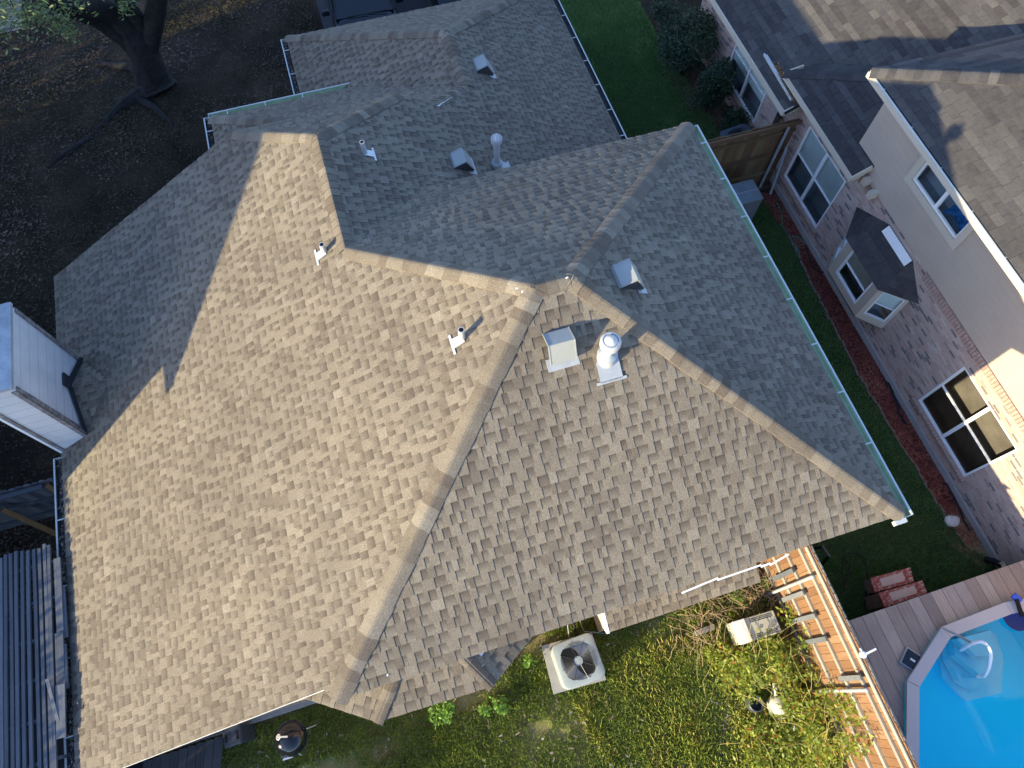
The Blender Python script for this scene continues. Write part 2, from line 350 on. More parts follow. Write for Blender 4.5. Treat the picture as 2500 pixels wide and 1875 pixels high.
def inpoly(x, y, P):
    r = np.zeros(len(x), bool); n = len(P)
    for i in range(n):
        x1, y1 = P[i][:2]; x2, y2 = P[(i+1) % n][:2]
        if y1 == y2: continue
        c = ((y1 > y) != (y2 > y)) & (x < (x2-x1)*(y-y1)/(y2-y1)+x1); r ^= c
    return r
def blades(name, poly, dens, h, w, mat, seed=1, lean=.6, patch=.8, bare=0., z=0.0, flat=False, bias=0.):
    P = np.array([p[:2] for p in poly]); lo = P.min(0); hi = P.max(0); r = np.random.default_rng(seed)
    n = int(np.prod(hi-lo)*dens); x = r.uniform(lo[0], hi[0], n); y = r.uniform(lo[1], hi[1], n)
    q = vnoise(x, y, patch, seed); q2 = vnoise(x, y, patch*.28, seed+9)
    k = inpoly(x, y, P) & ((q*.6+q2*.4) > bare*r.uniform(.6, 1.4, n)); x, y, q, q2 = x[k], y[k], q[k], q2[k]; n = len(x)
    a = r.uniform(0, 2*np.pi, n); H = h*r.uniform(.5, 1.35, n)*(.6+.8*q); L = H*lean*r.uniform(.2, 1.6, n)
    b = a+r.uniform(-.5, .5, n)+np.pi/2; W = w*r.uniform(.6, 1.3, n)
    z0 = np.full(n, z); zt = z+(H if not flat else H*.12*r.random(n)+.005)
    if flat: L = H
    V = np.empty((n, 4, 3)); cx, sx = np.cos(b)*W/2, np.sin(b)*W/2
    V[:, 0] = np.stack([x-cx, y-sx, z0], 1); V[:, 1] = np.stack([x+cx, y+sx, z0], 1)
    mx, my = x+np.cos(a)*L*.45, y+np.sin(a)*L*.45
    V[:, 2] = np.stack([x+np.cos(a)*L, y+np.sin(a)*L, zt*.92], 1); V[:, 3] = np.stack([mx-cx*.9, my-sx*.9, z+(zt-z)*.72], 1)
    if flat: V[:, 0, 2] += .004; V[:, 1, 2] += .006; V[:, 2] = np.stack([x+np.cos(a)*L+cx, y+np.sin(a)*L+sx, zt], 1); V[:, 3] = np.stack([x+np.cos(a)*L-cx, y+np.sin(a)*L-sx, zt*.6+z*.4+.004], 1)
    t = .25+.5*(q*.5+q2*.5)+r.normal(0, .14, n)+bias
    o = np_mesh(name, V.reshape(-1, 3), np.arange(n*4).reshape(-1, 4), mat, t); return o
def leaves(centers, size, asp=.45, seed=1, up=.5):       # centres (n,3) -> quads
    r = np.random.default_rng(seed); n = len(centers); a = r.uniform(0, 2*np.pi, n); el = r.uniform(-.9, .9, n)*(1-up)
    d = np.stack([np.cos(a)*np.cos(el), np.sin(a)*np.cos(el), np.sin(el)], 1)
    rl = r.uniform(-1.0, 1.0, n); s1 = np.stack([-np.sin(a), np.cos(a), np.zeros(n)], 1); s2 = np.cross(d, s1); s = s1*np.cos(rl)[:, None]+s2*np.sin(rl)[:, None]
    L = (size*r.uniform(.6, 1.3, n))[:, None]; V = np.empty((n, 4, 3))
    V[:, 0] = centers; V[:, 1] = centers+d*L*.5+s*L*asp*.5; V[:, 2] = centers+d*L; V[:, 3] = centers+d*L*.5-s*L*asp*.5
    return V.reshape(-1, 3), np.arange(n*4).reshape(-1, 4)
def cloud(c, rad, n, seed=1, shell=.45, lumps=14):       # lumpy ellipsoid of points
    r = np.random.default_rng(seed); K_ = r.normal(size=(lumps, 3)); K_ /= np.linalg.norm(K_, axis=1)[:, None]; K_ *= r.uniform(.35, .75, (lumps, 1))
    k = r.integers(0, lumps, n); d = r.normal(size=(n, 3)); d /= np.linalg.norm(d, axis=1)[:, None]
    p = K_[k]+d*(r.uniform(shell, 1, n)**.5*r.uniform(.28, .5, lumps)[k])[:, None]
    return np.array(c)+p*np.array(rad)

# ------------------------------------------------------------------ roofs
def clip(poly, a, b, c):                                 # keep a*u+b*v<=c
    out = []
    for i in range(len(poly)):
        p, q = poly[i], poly[(i+1) % len(poly)]; dp = a*p[0]+b*p[1]-c; dq = a*q[0]+b*q[1]-c
        if dp <= 0: out.append(p)
        if (dp < 0 < dq) or (dq < 0 < dp):
            t = dp/(dp-dq); out.append((p[0]+(q[0]-p[0])*t, p[1]+(q[1]-p[1])*t))
    return out
def slope(parent, name, pieces, U, mat, seed, style='arch', label=None, ex=.143):
    """one roof plane covered in shingles; pieces = convex 3-D polygons in the plane, U = unit vector along the eave"""
    U = Vector(U).normalized(); A = [Vector(p) for p in pieces[0]]; N = None
    for i in range(1, len(A)-1):
        n = (A[i]-A[0]).cross(A[i+1]-A[0])
        if n.length > 1e-4: N = n.normalized(); break
    if N.z < 0: N = -N
    Vd = N.cross(U).normalized()
    if Vd.z < 0: Vd = -Vd
    allp = [Vector(p) for q in pieces for p in q]; O = min(allp, key=lambda p: p.z)
    to = lambda p: ((Vector(p)-O).dot(U), (Vector(p)-O).dot(Vd))
    r = random.Random(seed); mb = MB(); P2 = [[to(p) for p in q] for q in pieces]
    deck = MB()
    for q in pieces: deck.poly_slab([Vector(p)-N*.004 for p in q], -N*.11)
    HP = []
    for q in P2:
        ar = sum(q[i][0]*q[(i+1) % len(q)][1]-q[(i+1) % len(q)][0]*q[i][1] for i in range(len(q)))
        if ar < 0: q = q[::-1]
        HP.append([((b[1]-a[1]), -(b[0]-a[0]), (b[1]-a[1])*a[0]-(b[0]-a[0])*a[1]) for a, b in zip(q, q[1:]+q[:1])])
    u0 = min(p[0] for q in P2 for p in q); u1 = max(p[0] for q in P2 for p in q); v1 = max(p[1] for q in P2 for p in q)
    th = .0055 if style == 'arch' else .004
    for i in range(int(v1/ex)+1):
        va, vb = i*ex, (i+1)*ex; u = u0-r.uniform(0, .3); up = False; runt = r.random()
        while u < u1:
            if style == 'arch': wd = r.choice((.06, .08, .10, .13, .16)) if up else r.choice((.06, .08, .10, .125, .15)); tn = min(1, max(0, r.gauss(.62, .14) if r.random() > .15 else r.uniform(.15, .4)))
            else:
                wd = r.uniform(.25, .36); runt = runt if r.random() > .35 else r.random(); tn = min(1, max(0, runt+r.gauss(0, .1)))
            rect0 = [(u+.001, va), (u+wd-(.001 if style == 'arch' else .006), va), (u+wd-(.001 if style == 'arch' else .006), vb+.004), (u+.001, vb+.004)]
            lo = (.006+(th if up else 0)); hi = (th if up else 0)
            for hp in HP:
                rc = rect0
                for a, b, c in hp:
                    rc = clip(rc, a, b, c)
                    if len(rc) < 3: break
                if len(rc) < 3: continue
                top = []; cc = []
                for (x, y) in rc:
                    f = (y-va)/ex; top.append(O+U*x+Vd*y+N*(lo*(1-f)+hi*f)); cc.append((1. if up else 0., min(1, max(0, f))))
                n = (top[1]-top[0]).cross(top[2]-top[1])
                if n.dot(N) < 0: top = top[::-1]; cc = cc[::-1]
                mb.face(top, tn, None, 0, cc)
                for k in range(len(top)):
                    p, q = top[k], top[(k+1) % len(top)]
                    mb.face([p, p-N*.02, q-N*.02, q], tn*.8, [(0, 0)]*4, 0, [(1, 0)]*4)
            u += wd; up = not up if style == 'arch' else False
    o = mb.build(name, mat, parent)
    deck.build('roof_deck', K['fascia'] if style == 'arch' else K['flash'], o)
    if label: o['label'] = label
    return N, O
def caps(parent, a, b, da, db, mat, seed, w=.16, ex=.15, lift=.02, name='ridge_cap'):
    """overlapping cap shingles from the low end a to the high end b; da, db = unit directions down each side"""
    a, b = Vector(a), Vector(b); L = (b-a).length; d = (b-a)/L; da = Vector(da); db = Vector(db)
    da = (da-d*da.dot(d)).normalized(); db = (db-d*db.dot(d)).normalized(); up = (-(da+db)).normalized() if (da+db).length > .05 else Vector((0, 0, 1))
    r = random.Random(seed); mb = MB(); n = int(L/ex)+1
    for i in range(n):
        s0 = i*ex; s1 = min(L, s0+.27); W = w*r.uniform(.94, 1.06); tn = min(1, max(0, r.gauss(.42, .26))); sk = r.uniform(-.02, .02); rows = []
        for s_, lf in ((s0, lift+.014), (s1, lift)):
            p = a+d*s_; row = [p+da*W+up*.012+up*(lf-lift)+d*sk, p+da*W*.55+up*(lf+.002), p+da*W*.22+up*(lf+.006), p+up*(lf+.001), p+db*W*.22+up*(lf+.006), p+db*W*.55+up*(lf+.002), p+db*W+up*.012+up*(lf-lift)-d*sk]
            rows.append(row)
        for k in range(6): mb.face([rows[0][k], rows[0][k+1], rows[1][k+1], rows[1][k]], tn, None, 0, [(1, 0)]*4)
        low = [q-up*.02 for q in rows[0]]
        for k in range(6): mb.face([rows[0][k], low[k], low[k+1], rows[0][k+1]], 0, None, 0, [(0, 1)]*4)
        for k in (0, 6):
            mb.face([rows[0][k], rows[1][k], rows[1][k]-up*.02, rows[0][k]-up*.02], tn*.6, None, 0, [(1, 0)]*4)
    return mb.build(name, mat, parent)

# ================================================================== SETTING: ground, lawns, beds, drive
def sheet(name, pts, z, mat, kind='structure'):
    b = MB(); b.face([(p[0], p[1], z) for p in pts]); return tag(b.build(name, mat), kind=kind)
sheet('ground', [(-400, -400), (400, -400), (400, 400), (-400, 400)], -.012, K['dirt'])
back_lawn = [(-1.2, -6.6), (6, -6.6), (6, 5.62), (-1.2, 5.62)]
sheet('back_lawn', back_lawn, -.006, K['soil'])
SX = [-24, -16, -8.24, -6.02, -3.93, -.51, .1, .5]; SY = [9.5, 9.5, 9.95, 9.8, 9.72, 9.86, 9.95, 10.3]
side_lawn = [(x, y) for x, y in zip(SX, SY)]+[(3, 10.3), (3, 5.64), (-24, 5.64)]
sheet('side_lawn', side_lawn, -.004, K['lawn_soil'])
bed = [(-9.6, 9.72)]+[(x, y) for x, y in zip(SX[2:7], SY[2:7])]+[(.2, 10.36), (-9.6, 10.36)]
sheet('mulch_bed', bed, 0, K['mulch'])
sheet('front_bed', [(-15.3, 9.0), (-13.6, 9.2), (-12.1, 9.2), (-10.6, 9.35), (-9.75, 9.7), (-9.75, 10.4), (-15.3, 10.4)], .001, ground_mat('brown mulch', [(.3, (.045, .028, .02)), (.6, (.12, .075, .05)), (.75, (.2, .13, .09))], 2, 40))
sheet('bare_patch', [(-.65, 9.95), (-.3, 9.62), (.0, 9.66), (.25, 9.8), (.5, 10.0), (.62, 10.25), (.3, 10.36), (-.5, 10.36)], .004, K['tan'])
sheet('driveway', [(-40, .0), (-40, 6.0), (-15.8, 6.0), (-15.8, .0)], .0, K['asphalt'])
sheet('pavement', [(-26, -30), (-26, -8.7), (-21.9, -8.7), (-21.9, -30)], .002, K['path'])
b = MB(); b.box((-22.0, -9.2, .03), (.02, 4, .01)); tag(b.build('pavement_joint', K['blackm']), kind='structure')

# ================================================================== MAIN HOUSE
ML = .575
zl = lambda y: 5.13+ML*(y+2.109)
zp = lambda y: 5.681-ML*y
house = thing('brick_house', 'house with tan and brown shingle hip roof filling the middle of the photo', 'house', (-5, 0, 0))
S = K['shingle']
LP = lambda x, y: (x, y, zl(y))
NL, OL = slope(house, 'roof_slope', [
    [LP(-.78, -6.717), LP(-.78, -1.932), LP(-4.349, 1.637), LP(-4.349, -6.717)],
    [LP(-.78, -2.25), LP(-.603, -2.109), LP(-.78, -1.932)],
    [LP(-4.349, -6.717), LP(-4.349, 1.637), LP(-6.56, -.576), LP(-6.56, -6.717)],
    [LP(-6.56, -6.717), LP(-6.56, -.576), LP(-8.892, -.576), LP(-8.892, -6.717)],
    [LP(-8.892, -6.717), LP(-8.892, -.576), LP(-10.36, -2.13), LP(-10.36, -6.717)]], (1, 0, 0), S, 11)
A_ = (-.603, 5.866, 5.13); B_ = (-8.094, 5.866, 5.13); C_ = (-4.349, 2.121, 7.284); D_ = (-4.349, 1.637, 7.284)
E_ = (-6.56, -.576, 6.012); F_ = (-8.892, -.576, 6.012); H_ = (-.603, -2.109, 5.13); Vv = (-8.094, .958, 5.13)
NB, OB = slope(house, 'roof_slope', [[H_, A_, C_, D_]], (0, 1, 0), S, 12)
NRt, ORt = slope(house, 'roof_slope', [[A_, B_, C_]], (1, 0, 0), S, 13)
slope(house, 'roof_slope', [[Vv, B_, C_, D_, E_]], (0, 1, 0), S, 14)
PP = lambda x, y: (x, y, zp(y))
V1 = (-10.36, .979, 5.118); G1 = (-10.36, -2.13, 5.118); D2 = (-11.12, 2.48, 4.255); D1 = (-12.77, 2.48, 4.255); D3 = (-10.36, 1.60, 4.71)
KR = (-16.215, 5.925, zp(5.925)); KL = (-16.215, -.965, zp(5.925))
NP, OP = slope(house, 'roof_slope', [
    [E_, PP(-7.7, -.576), PP(-7.7, .564)], [PP(-7.7, -.576), F_, PP(-8.892, 5.925), PP(-7.7, 5.925)], [F_, V1, PP(-10.36, 5.925), PP(-8.892, 5.925)],
    [PP(-10.36, 1.645), D2, PP(-11.12, 5.925), PP(-10.36, 5.925)], [D2, D1, PP(-12.77, 5.925), PP(-11.12, 5.925)], [D1, KR, PP(-12.77, 5.925)]], (1, 0, 0), S, 15)
slope(house, 'roof_slope', [[F_, G1, V1]], (0, 1, 0), S, 16)
slope(house, 'roof_slope', [[D2, D1, KL, (-12.4, -.965, zp(5.925)), ]], (1, 0, 0), S, 17)
slope(house, 'roof_slope', [[D1, KL, KR]], (0, 1, 0), S, 18)
k2 = .6; zq = lambda x: 4.255+k2*(x+11.12)
CQ = (-13.24, -2.95, zq(-13.24))
slope(house, 'roof_slope', [[CQ, (-13.24, .26, CQ[2]), D2, (-10.3, 1.7, zq(-10.3)), (-10.3, -.01, zq(-10.3))]], (0, 1, 0), S, 19)
slope(house, 'roof_slope', [[CQ, (-10.3, -.01, zq(-10.3)), (-10.3, -2.95, CQ[2])]], (1, 0, 0), S, 20)
dn = {'L': (0, -.867, -.498), 'R': (0, .867, -.498), 'B': (.867, 0, -.498), 'F': (-.867, 0, -.498)}
for i, (a, b_, p, q) in enumerate(((H_, D_, 'L', 'B'), (A_, C_, 'B', 'R'), (B_, C_, 'R', 'F'), (E_, D_, 'F', 'L'), (D_, C_, 'B', 'F'), (E_, F_, 'L', 'R'), (G1, F_, 'F', 'L'), (V1, F_, 'F', 'R'),
                         (KL, D1, 'F', 'L'), (KR, D1, 'F', 'R'), (D2, D1, 'L', 'R'), (D3, D2, 'R', 'F'), (CQ, (-10.9, -.6, zq(-10.9)), 'F', 'L'))):
    caps(house, a, b_, dn[p], dn[q], S, 40+i, w=.15)
# walls
BR = K['brick']; b = MB()
b.box((-4.37, 1.75, 2.45), (6.85, 7.4, 4.9))
yz = [(-6.4, 0), (-6.4, 2.48), (-2.6, 4.66), (-2.6, 0)]
b.poly_slab([(-1.08, y, z) for y, z in yz], (-9.0, 0, 0))
yz = [(1.0, 0), (1.0, 4.85), (5.6, 2.2), (5.6, 0)]
b.poly_slab([(-7.8, y, z) for y, z in yz], (-2.3, 0, 0))
b.box((-13.0, 2.5, 1.1), (5.8, 6.2, 2.2)); b.box((-11.4, -1.5, 1.35), (3.0, 2.4, 2.7))
b.build('wall', BR, house)
b = MB(); b.box((-4.1, -4.2, .1), (6.2, 4.6, .2)); b.build('foundation', K['concrete'], house)
# fascia along eaves and rakes
b = MB()
def fas(a, c, h=.16, off=(0, 0, 0)): b.beam(Vector(a)+Vector(off)-Vector((0, 0, h/2+.02)), Vector(c)+Vector(off)-Vector((0, 0, h/2+.02)), .025, h)
fas((-.80, -6.717, zl(-6.717)), (-.80, -2.3, zl(-2.3))); fas((-.63, -2.109, 5.11), (-.63, 5.866, 5.11)); fas((-.63, 5.845, 5.11), (-8.09, 5.845, 5.11)); fas((-8.07, 5.84, 5.11), (-8.07, .96, 5.11))
fas((-10.34, -6.7, zl(-6.717)), (-10.34, -2.13, 5.10)); fas((-10.34, -2.1, 5.1), (-10.34, .97, 5.1)); fas((-.8, -6.69, 2.46), (-10.34, -6.69, 2.46))
fas((-16.19, -.95, 2.25), (-16.19, 5.9, 2.25)); fas((-16.2, -.94, 2.25), (-13.2, -.94, 2.25)); fas((-16.2, 5.9, 2.25), (-7.9, 5.9, 2.25))
b.build('fascia', K['fascia'], house)
b = MB(); b.poly_slab([(-.64, -2.1, 4.97), (-.64, 5.84, 4.97), (-8.06, 5.84, 4.97), (-8.06, 1.0, 4.97), (-7.8, 1, 4.97), (-7.8, 5.5, 4.97), (-.95, 5.5, 4.97), (-.95, -2.1, 4.97)], (0, 0, .02)); b.build('soffit', K['fascia'], house)
def gutter(parent, a, c, out, wd=.11, hang=.85, green=True, trough=None, inn=.02, lab=None):
    a, c, out = Vector(a), Vector(c), Vector(out); L = (c-a).length; d = (c-a)/L; up = Vector((0, 0, 1)); g = MB(); h = MB(); t = MB()
    for o1, o2, z1, z2, mi in ((inn, wd, -.075, -.085, 0),): g.face([a+out*o1+up*z1, c+out*o1+up*z1, c+out*o2+up*z2, a+out*o2+up*z2], .5)
    g.face([a+out*inn+up*-.075, c+out*inn+up*-.075, c+out*inn, a+out*inn], .5)
    g.face([a+out*wd+up*-.085, c+out*wd+up*-.085, c+out*wd+up*.0, a+out*wd+up*.0], .5)
    gi = g.build('gutter', trough or K['gutter_in'], parent)
    if lab: gi['label'] = lab
    t.beam(a+out*(wd+.012), c+out*(wd+.012), .026, .018); t.beam(a+out*(wd+.02)-up*.05, c+out*(wd+.02)-up*.05, .008, .1)
    for p in (a, c): t.beam(p+out*0-up*.045, p+out*(wd+.02)-up*.045, .008, .10)
    t.build('gutter_lip', K['gutter_out'], gi)
    n = int(L/hang)
    for i in range(n): 
        p = a+d*(hang*(i+.5)); h = MB(); h.beam(p-out*.02+up*.006, p+out*(wd+.02)+up*.006, .02, .008); h.build('gutter_bracket', K['gutter_out'], gi)
    return gi
gutter(house, (-8.05, 5.885, 5.10), (-.56, 5.885, 5.10), (0, 1, 0))
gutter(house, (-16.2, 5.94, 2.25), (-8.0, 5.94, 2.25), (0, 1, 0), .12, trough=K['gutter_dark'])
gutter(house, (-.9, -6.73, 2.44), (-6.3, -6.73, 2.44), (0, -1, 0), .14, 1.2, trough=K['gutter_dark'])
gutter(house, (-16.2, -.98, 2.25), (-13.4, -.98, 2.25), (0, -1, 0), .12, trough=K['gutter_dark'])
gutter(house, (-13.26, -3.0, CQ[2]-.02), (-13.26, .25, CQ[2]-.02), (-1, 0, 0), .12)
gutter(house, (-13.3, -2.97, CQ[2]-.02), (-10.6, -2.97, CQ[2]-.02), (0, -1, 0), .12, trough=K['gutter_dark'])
b = MB(); b.beam((-.52, 5.88, 5.09), (-.52, 5.70, 5.09), .06, .07); b.build('gutter_end', K['gutter_out'], house)
# low roofs projecting from the back wall
zb = 4.93; bx = lambda p: at(p[0], p[1], zb-.35)
q1, q2, q3, q4 = [at(u, v, zb-.33) for u, v in ((738, 1703), (921, 1763), (1202, 1675), (1306, 1547))]
x_w = -.95
def up_to(p, q, run):   # helper: top edge above an eave edge
    return p
t2 = Vector((-.88, q2.y+.55, zb-.33+.37)); t3 = Vector((-.88, q3.y-.40, zb-.33+.37)); t1 = Vector((-.88, q1.y+.25, zb-.33+.18)); t4 = Vector((-.88, q4.y-.15, zb-.33+.12))
slope(house, 'bay_roof', [[q2, q3, t3, t2]], q3-q2, S, 51)
slope(house, 'bay_roof', [[q1, q2, t2, t1]], q2-q1, S, 52)
slope(house, 'bay_roof', [[q3, q4, t4, t3]], q4-q3, S, 53)
caps(house, q2, q2.lerp(t2, .72), (-.3, -.8, -.1), (.3, .8, -.1), S, 60, w=.085); caps(house, q3, q3.lerp(t3, .8), (.5, -.8, -.1), (-.5, .8, -.1), S, 61, w=.085)
b = MB(); b.poly_slab([(p.x-.02, p.y*.97-.03, 0) for p in ((q2+Vector((-.25, .12, 0))), (q3+Vector((-.25, -.05, 0))), Vector((-.95, q4.y-.2, 0)), Vector((-.95, q1.y+.35, 0)))], (0, 0, zb-.5)); b.build('bay_wall', K['brick'], house)
ze = 2.4; a1 = at(1487, 1543, ze); a2 = at(1857, 1421, ze); a1.y = a1.y; X0 = (a1.x+a2.x)/2
slope(house, 'lean_to_roof', [[(X0, a1.y, ze), (X0, a2.y, ze), (-1.0, a2.y, ze+.575*(-1.0-X0)*-1 if False else ze+.575*(X0+1.0)), (-1.0, a1.y, ze+.575*(X0+1.0))]], (0, 1, 0), S, 54)
b = MB(); b.beam((X0-.02, a1.y-.02, ze-.06), (-.95, a1.y-.02, ze+.22), .05, .14); b.box((-.9, a1.y-.08, ze+.15), (.16, .2, .06)); b.build('lean_to_trim', K['fascia'], house)
b = MB(); b.box((-.85, (a1.y+a2.y)/2, 1.1), (.5, a2.y-a1.y-.3, 2.2)); b.build('lean_to_wall', K['siding'], house)
b = MB(); pp = [on(*p, Vector(NB), Vector(A_)) for p in ((1664, 1437), (1752, 1405), (1858, 1373), (1880, 1369), (1925, 1347))]
for p, q in zip(pp, pp[1:]): b.beam(p+Vector((0.05, 0, -.07)), q+Vector((0.03, 0, -.03)), .022, .02)
b.build('drip_edge', K['white'], house)

# roof vents, pipes, flues
def hood(px, py, pl, U, sc=1., label=None):
    N = {'B': NB, 'R': NRt, 'P': NP}[pl]; P0 = {'B': Vector(A_), 'R': Vector(A_), 'P': Vector(F_)}[pl]
    c = on(px, py, N, P0+N*.05)-N*.05; U = Vector(U); V = N.cross(U).normalized()
    if V.z > 0: V = -V                       # V points down the slope
    L, W = .40*sc, .34*sc; prof = [(-L*.5, .05), (-L*.12, .22*sc), (L*.5, .07), (L*.5, .02)]
    b = MB(); P = lambda u, s, h: c+U*u+V*s+N*(h+.012)
    for (s0, h0), (s1, h1) in zip(prof, prof[1:]): b.poly_slab([P(-W/2, s0, h0), P(W/2, s0, h0), P(W/2, s1, h1), P(-W/2, s1, h1)], -N*.006)
    b.face([P(-W/2, -L*.5, .05), P(W/2, -L*.5, .05), P(W/2, -L*.5, 0), P(-W/2, -L*.5, 0)])
    for sg in (-1, 1):
        b.beam(P(sg*W/2, -L*.5, .045), P(sg*W/2, -L*.12, .215*sc), .012, .02, N); b.beam(P(sg*W/2, -L*.12, .215*sc), P(sg*W/2, L*.5, .065), .012, .02, N)
    o = b.build('roof_vent', K['ventmetal'], house)
    if label: o['label'] = label
    for sg in (-1, 1):
        l = MB(); l.face([P(sg*(W/2-.012), -L*.5, .0), P(sg*(W/2-.012), -L*.5, .04), P(sg*(W/2-.012), -L*.12, .21*sc), P(sg*(W/2-.012), L*.5, .06), P(sg*(W/2-.012), L*.5, 0)], .3)
        for k in range(5): l.beam(P(sg*(W/2-.006), -L*.35+k*.06, .0), P(sg*(W/2-.006), -L*.35+k*.06, .04+.1*math.sin(.5+k*.5)), .006, .006, N)
        l.build('louver', K['louver'], o)
    f = MB(); f.poly_slab([P(-W/2-.04, L*.32, 0), P(W/2+.04, L*.32, 0), P(W/2+.04, L*.5+.09, 0), P(-W/2-.04, L*.5+.09, 0)], -N*.008); f.build('flashing', K['galv'], o)
hood(1366, 845, 'B', (0, 1, 0)); hood(1533, 678, 'R', (1, 0, 0)); hood(1128, 396, 'P', (1, 0, 0)); hood(1180, 164, 'P', (1, 0, 0))
def pipe(bx_, by_, pl, h, r=.043, Vd=(0, -1)):
    N = {'L': NL, 'P': NP}[pl]; P0 = Vector(F_); p = on(bx_, by_, N, P0); b = MB()
    b.tube([p-Vector((0, 0, .05)), p+Vector((0, 0, h))], r, 14)
    U = Vector((1, 0, 0)); V = Vector((0, Vd[1]*.867, -.498))
    o = b.build('vent_pipe', K['silver'], house, smooth=True)
    f = MB(); Q = lambda u, s: p+U*u+V*s+N*.02
    f.poly_slab([Q(-.06, -.03), Q(.06, -.03), Q(.07, .14), Q(-.07, .14)], -N*.006); f.poly_slab([Q(-.14, .14), Q(.15, .14), Q(.15, .175), Q(-.14, .175)], -N*.012)
    f.build('flashing', K['silver'], o); t = MB(); t.lathe(p+Vector((0, 0, h+.001)), [(.001, 0), (r*.72, 0)], 14); t.build('pipe_opening', K['pipehole'], o)
pipe(793, 616, 'L', .2); pipe(1129, 828, 'L', .25); pipe(891, 374, 'P', .26, Vd=(0, 1))
def flue(bx_, by_, pl, h, r, label):
    N = {'B': NB, 'P': NP}[pl]; P0 = {'B': Vector(A_), 'P': Vector(F_)}[pl]; p = on(bx_, by_, N, P0); b = MB(); z = Vector((0, 0, 1))
    b.lathe(p-z*.1, [(r*1.7, 0), (r*1.65, .16), (r*1.15, .22), (r, .24), (r, h)], 24)
    o = b.build('flue', K['silver'], house, smooth=True); o['label'] = label
    c = MB(); c.lathe(p+z*(h-.14), [(r*1.05, 0), (r*1.72, .02), (r*1.78, .11), (r*1.55, .135), (r*1.3, .14), (r*1.25, .125), (.02, .20), (.001, .2)], 26); c.build('flue_cap', K['silver'], o, smooth=True)
    c = MB(); c.lathe(p+z*.13, [(r*1.02, .04), (r*1.75, .0), (r*1.75, -.015), (r, -.015)], 24); c.build('storm_collar', K['galv'], o, smooth=True)
    f = MB(); V = Vector((N.x, N.y, 0)).normalized(); V = (V-N*V.dot(N)).normalized(); U = N.cross(V); Q = lambda u, s: p+U*u+V*s+N*.02
    f.poly_slab([Q(-.15, .02), Q(.15, .02), Q(.15, .30), Q(-.15, .30)], -N*.006); f.poly_slab([Q(-.2, .28), Q(.2, .28), Q(.2, .315), Q(-.2, .315)], -N*.014); f.build('flashing', K['galv'], o)
flue(1480, 874, 'B', .48, .075, 'short thick silver flue'); flue(1214, 408, 'P', .78, .06, 'tall thin silver flue')
# ridge nails and scuffs of sealant
b = MB()
for u, v in ((1384, 678), (1275, 712), (1262, 704), (946, 1648)): 
    p = at(u, v, 7.33 if v < 1000 else 5.2); b.box(p, (.03, .02, .006), Matrix.Rotation(rnd.uniform(0, 3), 3, 'Z'))
b.build('sealant_dab', K['white'], house)

# chimney chase
x0, x1, y0, y1, zt = -7.92, -6.385, -6.72, -6.06, 4.93
b = MB(); b.box(((x0+x1)/2, (y0+y1)/2, zt/2), (x1-x0, y1-y0, zt)); ch = b.build('chimney', K['worn'], house)
b = MB()
for x in (x0, x1): 
    b.box((x+(.03 if x == x0 else -.04), y1+.01, (zt+2.4)/2), (.075, .03, zt-2.6)); b.box((x+(.012 if x == x1 else -.012), y1-.03, (zt+2.4)/2), (.025, .07, zt-2.6))
b.box((x1+.012, y0+.05, zt/2), (.03, .09, zt)); b.build('corner_board', K['rotten'], ch)
b = MB(); b.box((x1+.014, y0+.01, zt/2), (.03, .05, zt)); b.build('corner_trim', K['white'], ch)
b = MB(); b.box(((x0+x1)/2, (y0+y1)/2, zt+.02), (x1-x0+.06, y1-y0+.06, .06)); b.poly_slab([(x0, y0, zt+.051), (x1, y0, zt+.051), ((x0+x1)/2, (y0+y1)/2, zt+.12)], (0, 0, -.002)); b.poly_slab([(x1, y0, zt+.051), (x1, y1, zt+.051), ((x0+x1)/2, (y0+y1)/2, zt+.12)], (0, 0, -.002)); b.poly_slab([(x1, y1, zt+.051), (x0, y1, zt+.051), ((x0+x1)/2, (y0+y1)/2, zt+.12)], (0, 0, -.002)); b.build('chimney_cap', K['capmetal'], ch)
pk = on(265, 926, NL, OL)+Vector((0, 0, .03)); cz = pk.z+.02; cw = Vector((pk.x, y1, cz)); cl = Vector((x1, y1+.02, zl(y1)+.03)); cr = Vector((x0, y1+.02, zl(y1)+.03))
slope(house, 'cricket_roof', [[cl, cw, pk]], pk-cw, S, 71); slope(house, 'cricket_roof', [[cr, cw, pk]], pk-cw, S, 72)
b = MB(); b.poly_slab([cl+Vector((.03, .02, .03)), cw+Vector((0, .02, .06)), cw+Vector((0, .02, .22)), cl+Vector((.0, .02, .15))], (0, .012, 0)); b.poly_slab([cr+Vector((-.03, .02, .03)), cw+Vector((0, .02, .06)), cw+Vector((0, .02, .22)), cr+Vector((0, .02, .15))], (0, .012, 0))
b.box((cw.x-.02, y1+.03, cz+.2), (.24, .03, .25));  b.build('flashing', K['flash'], ch)
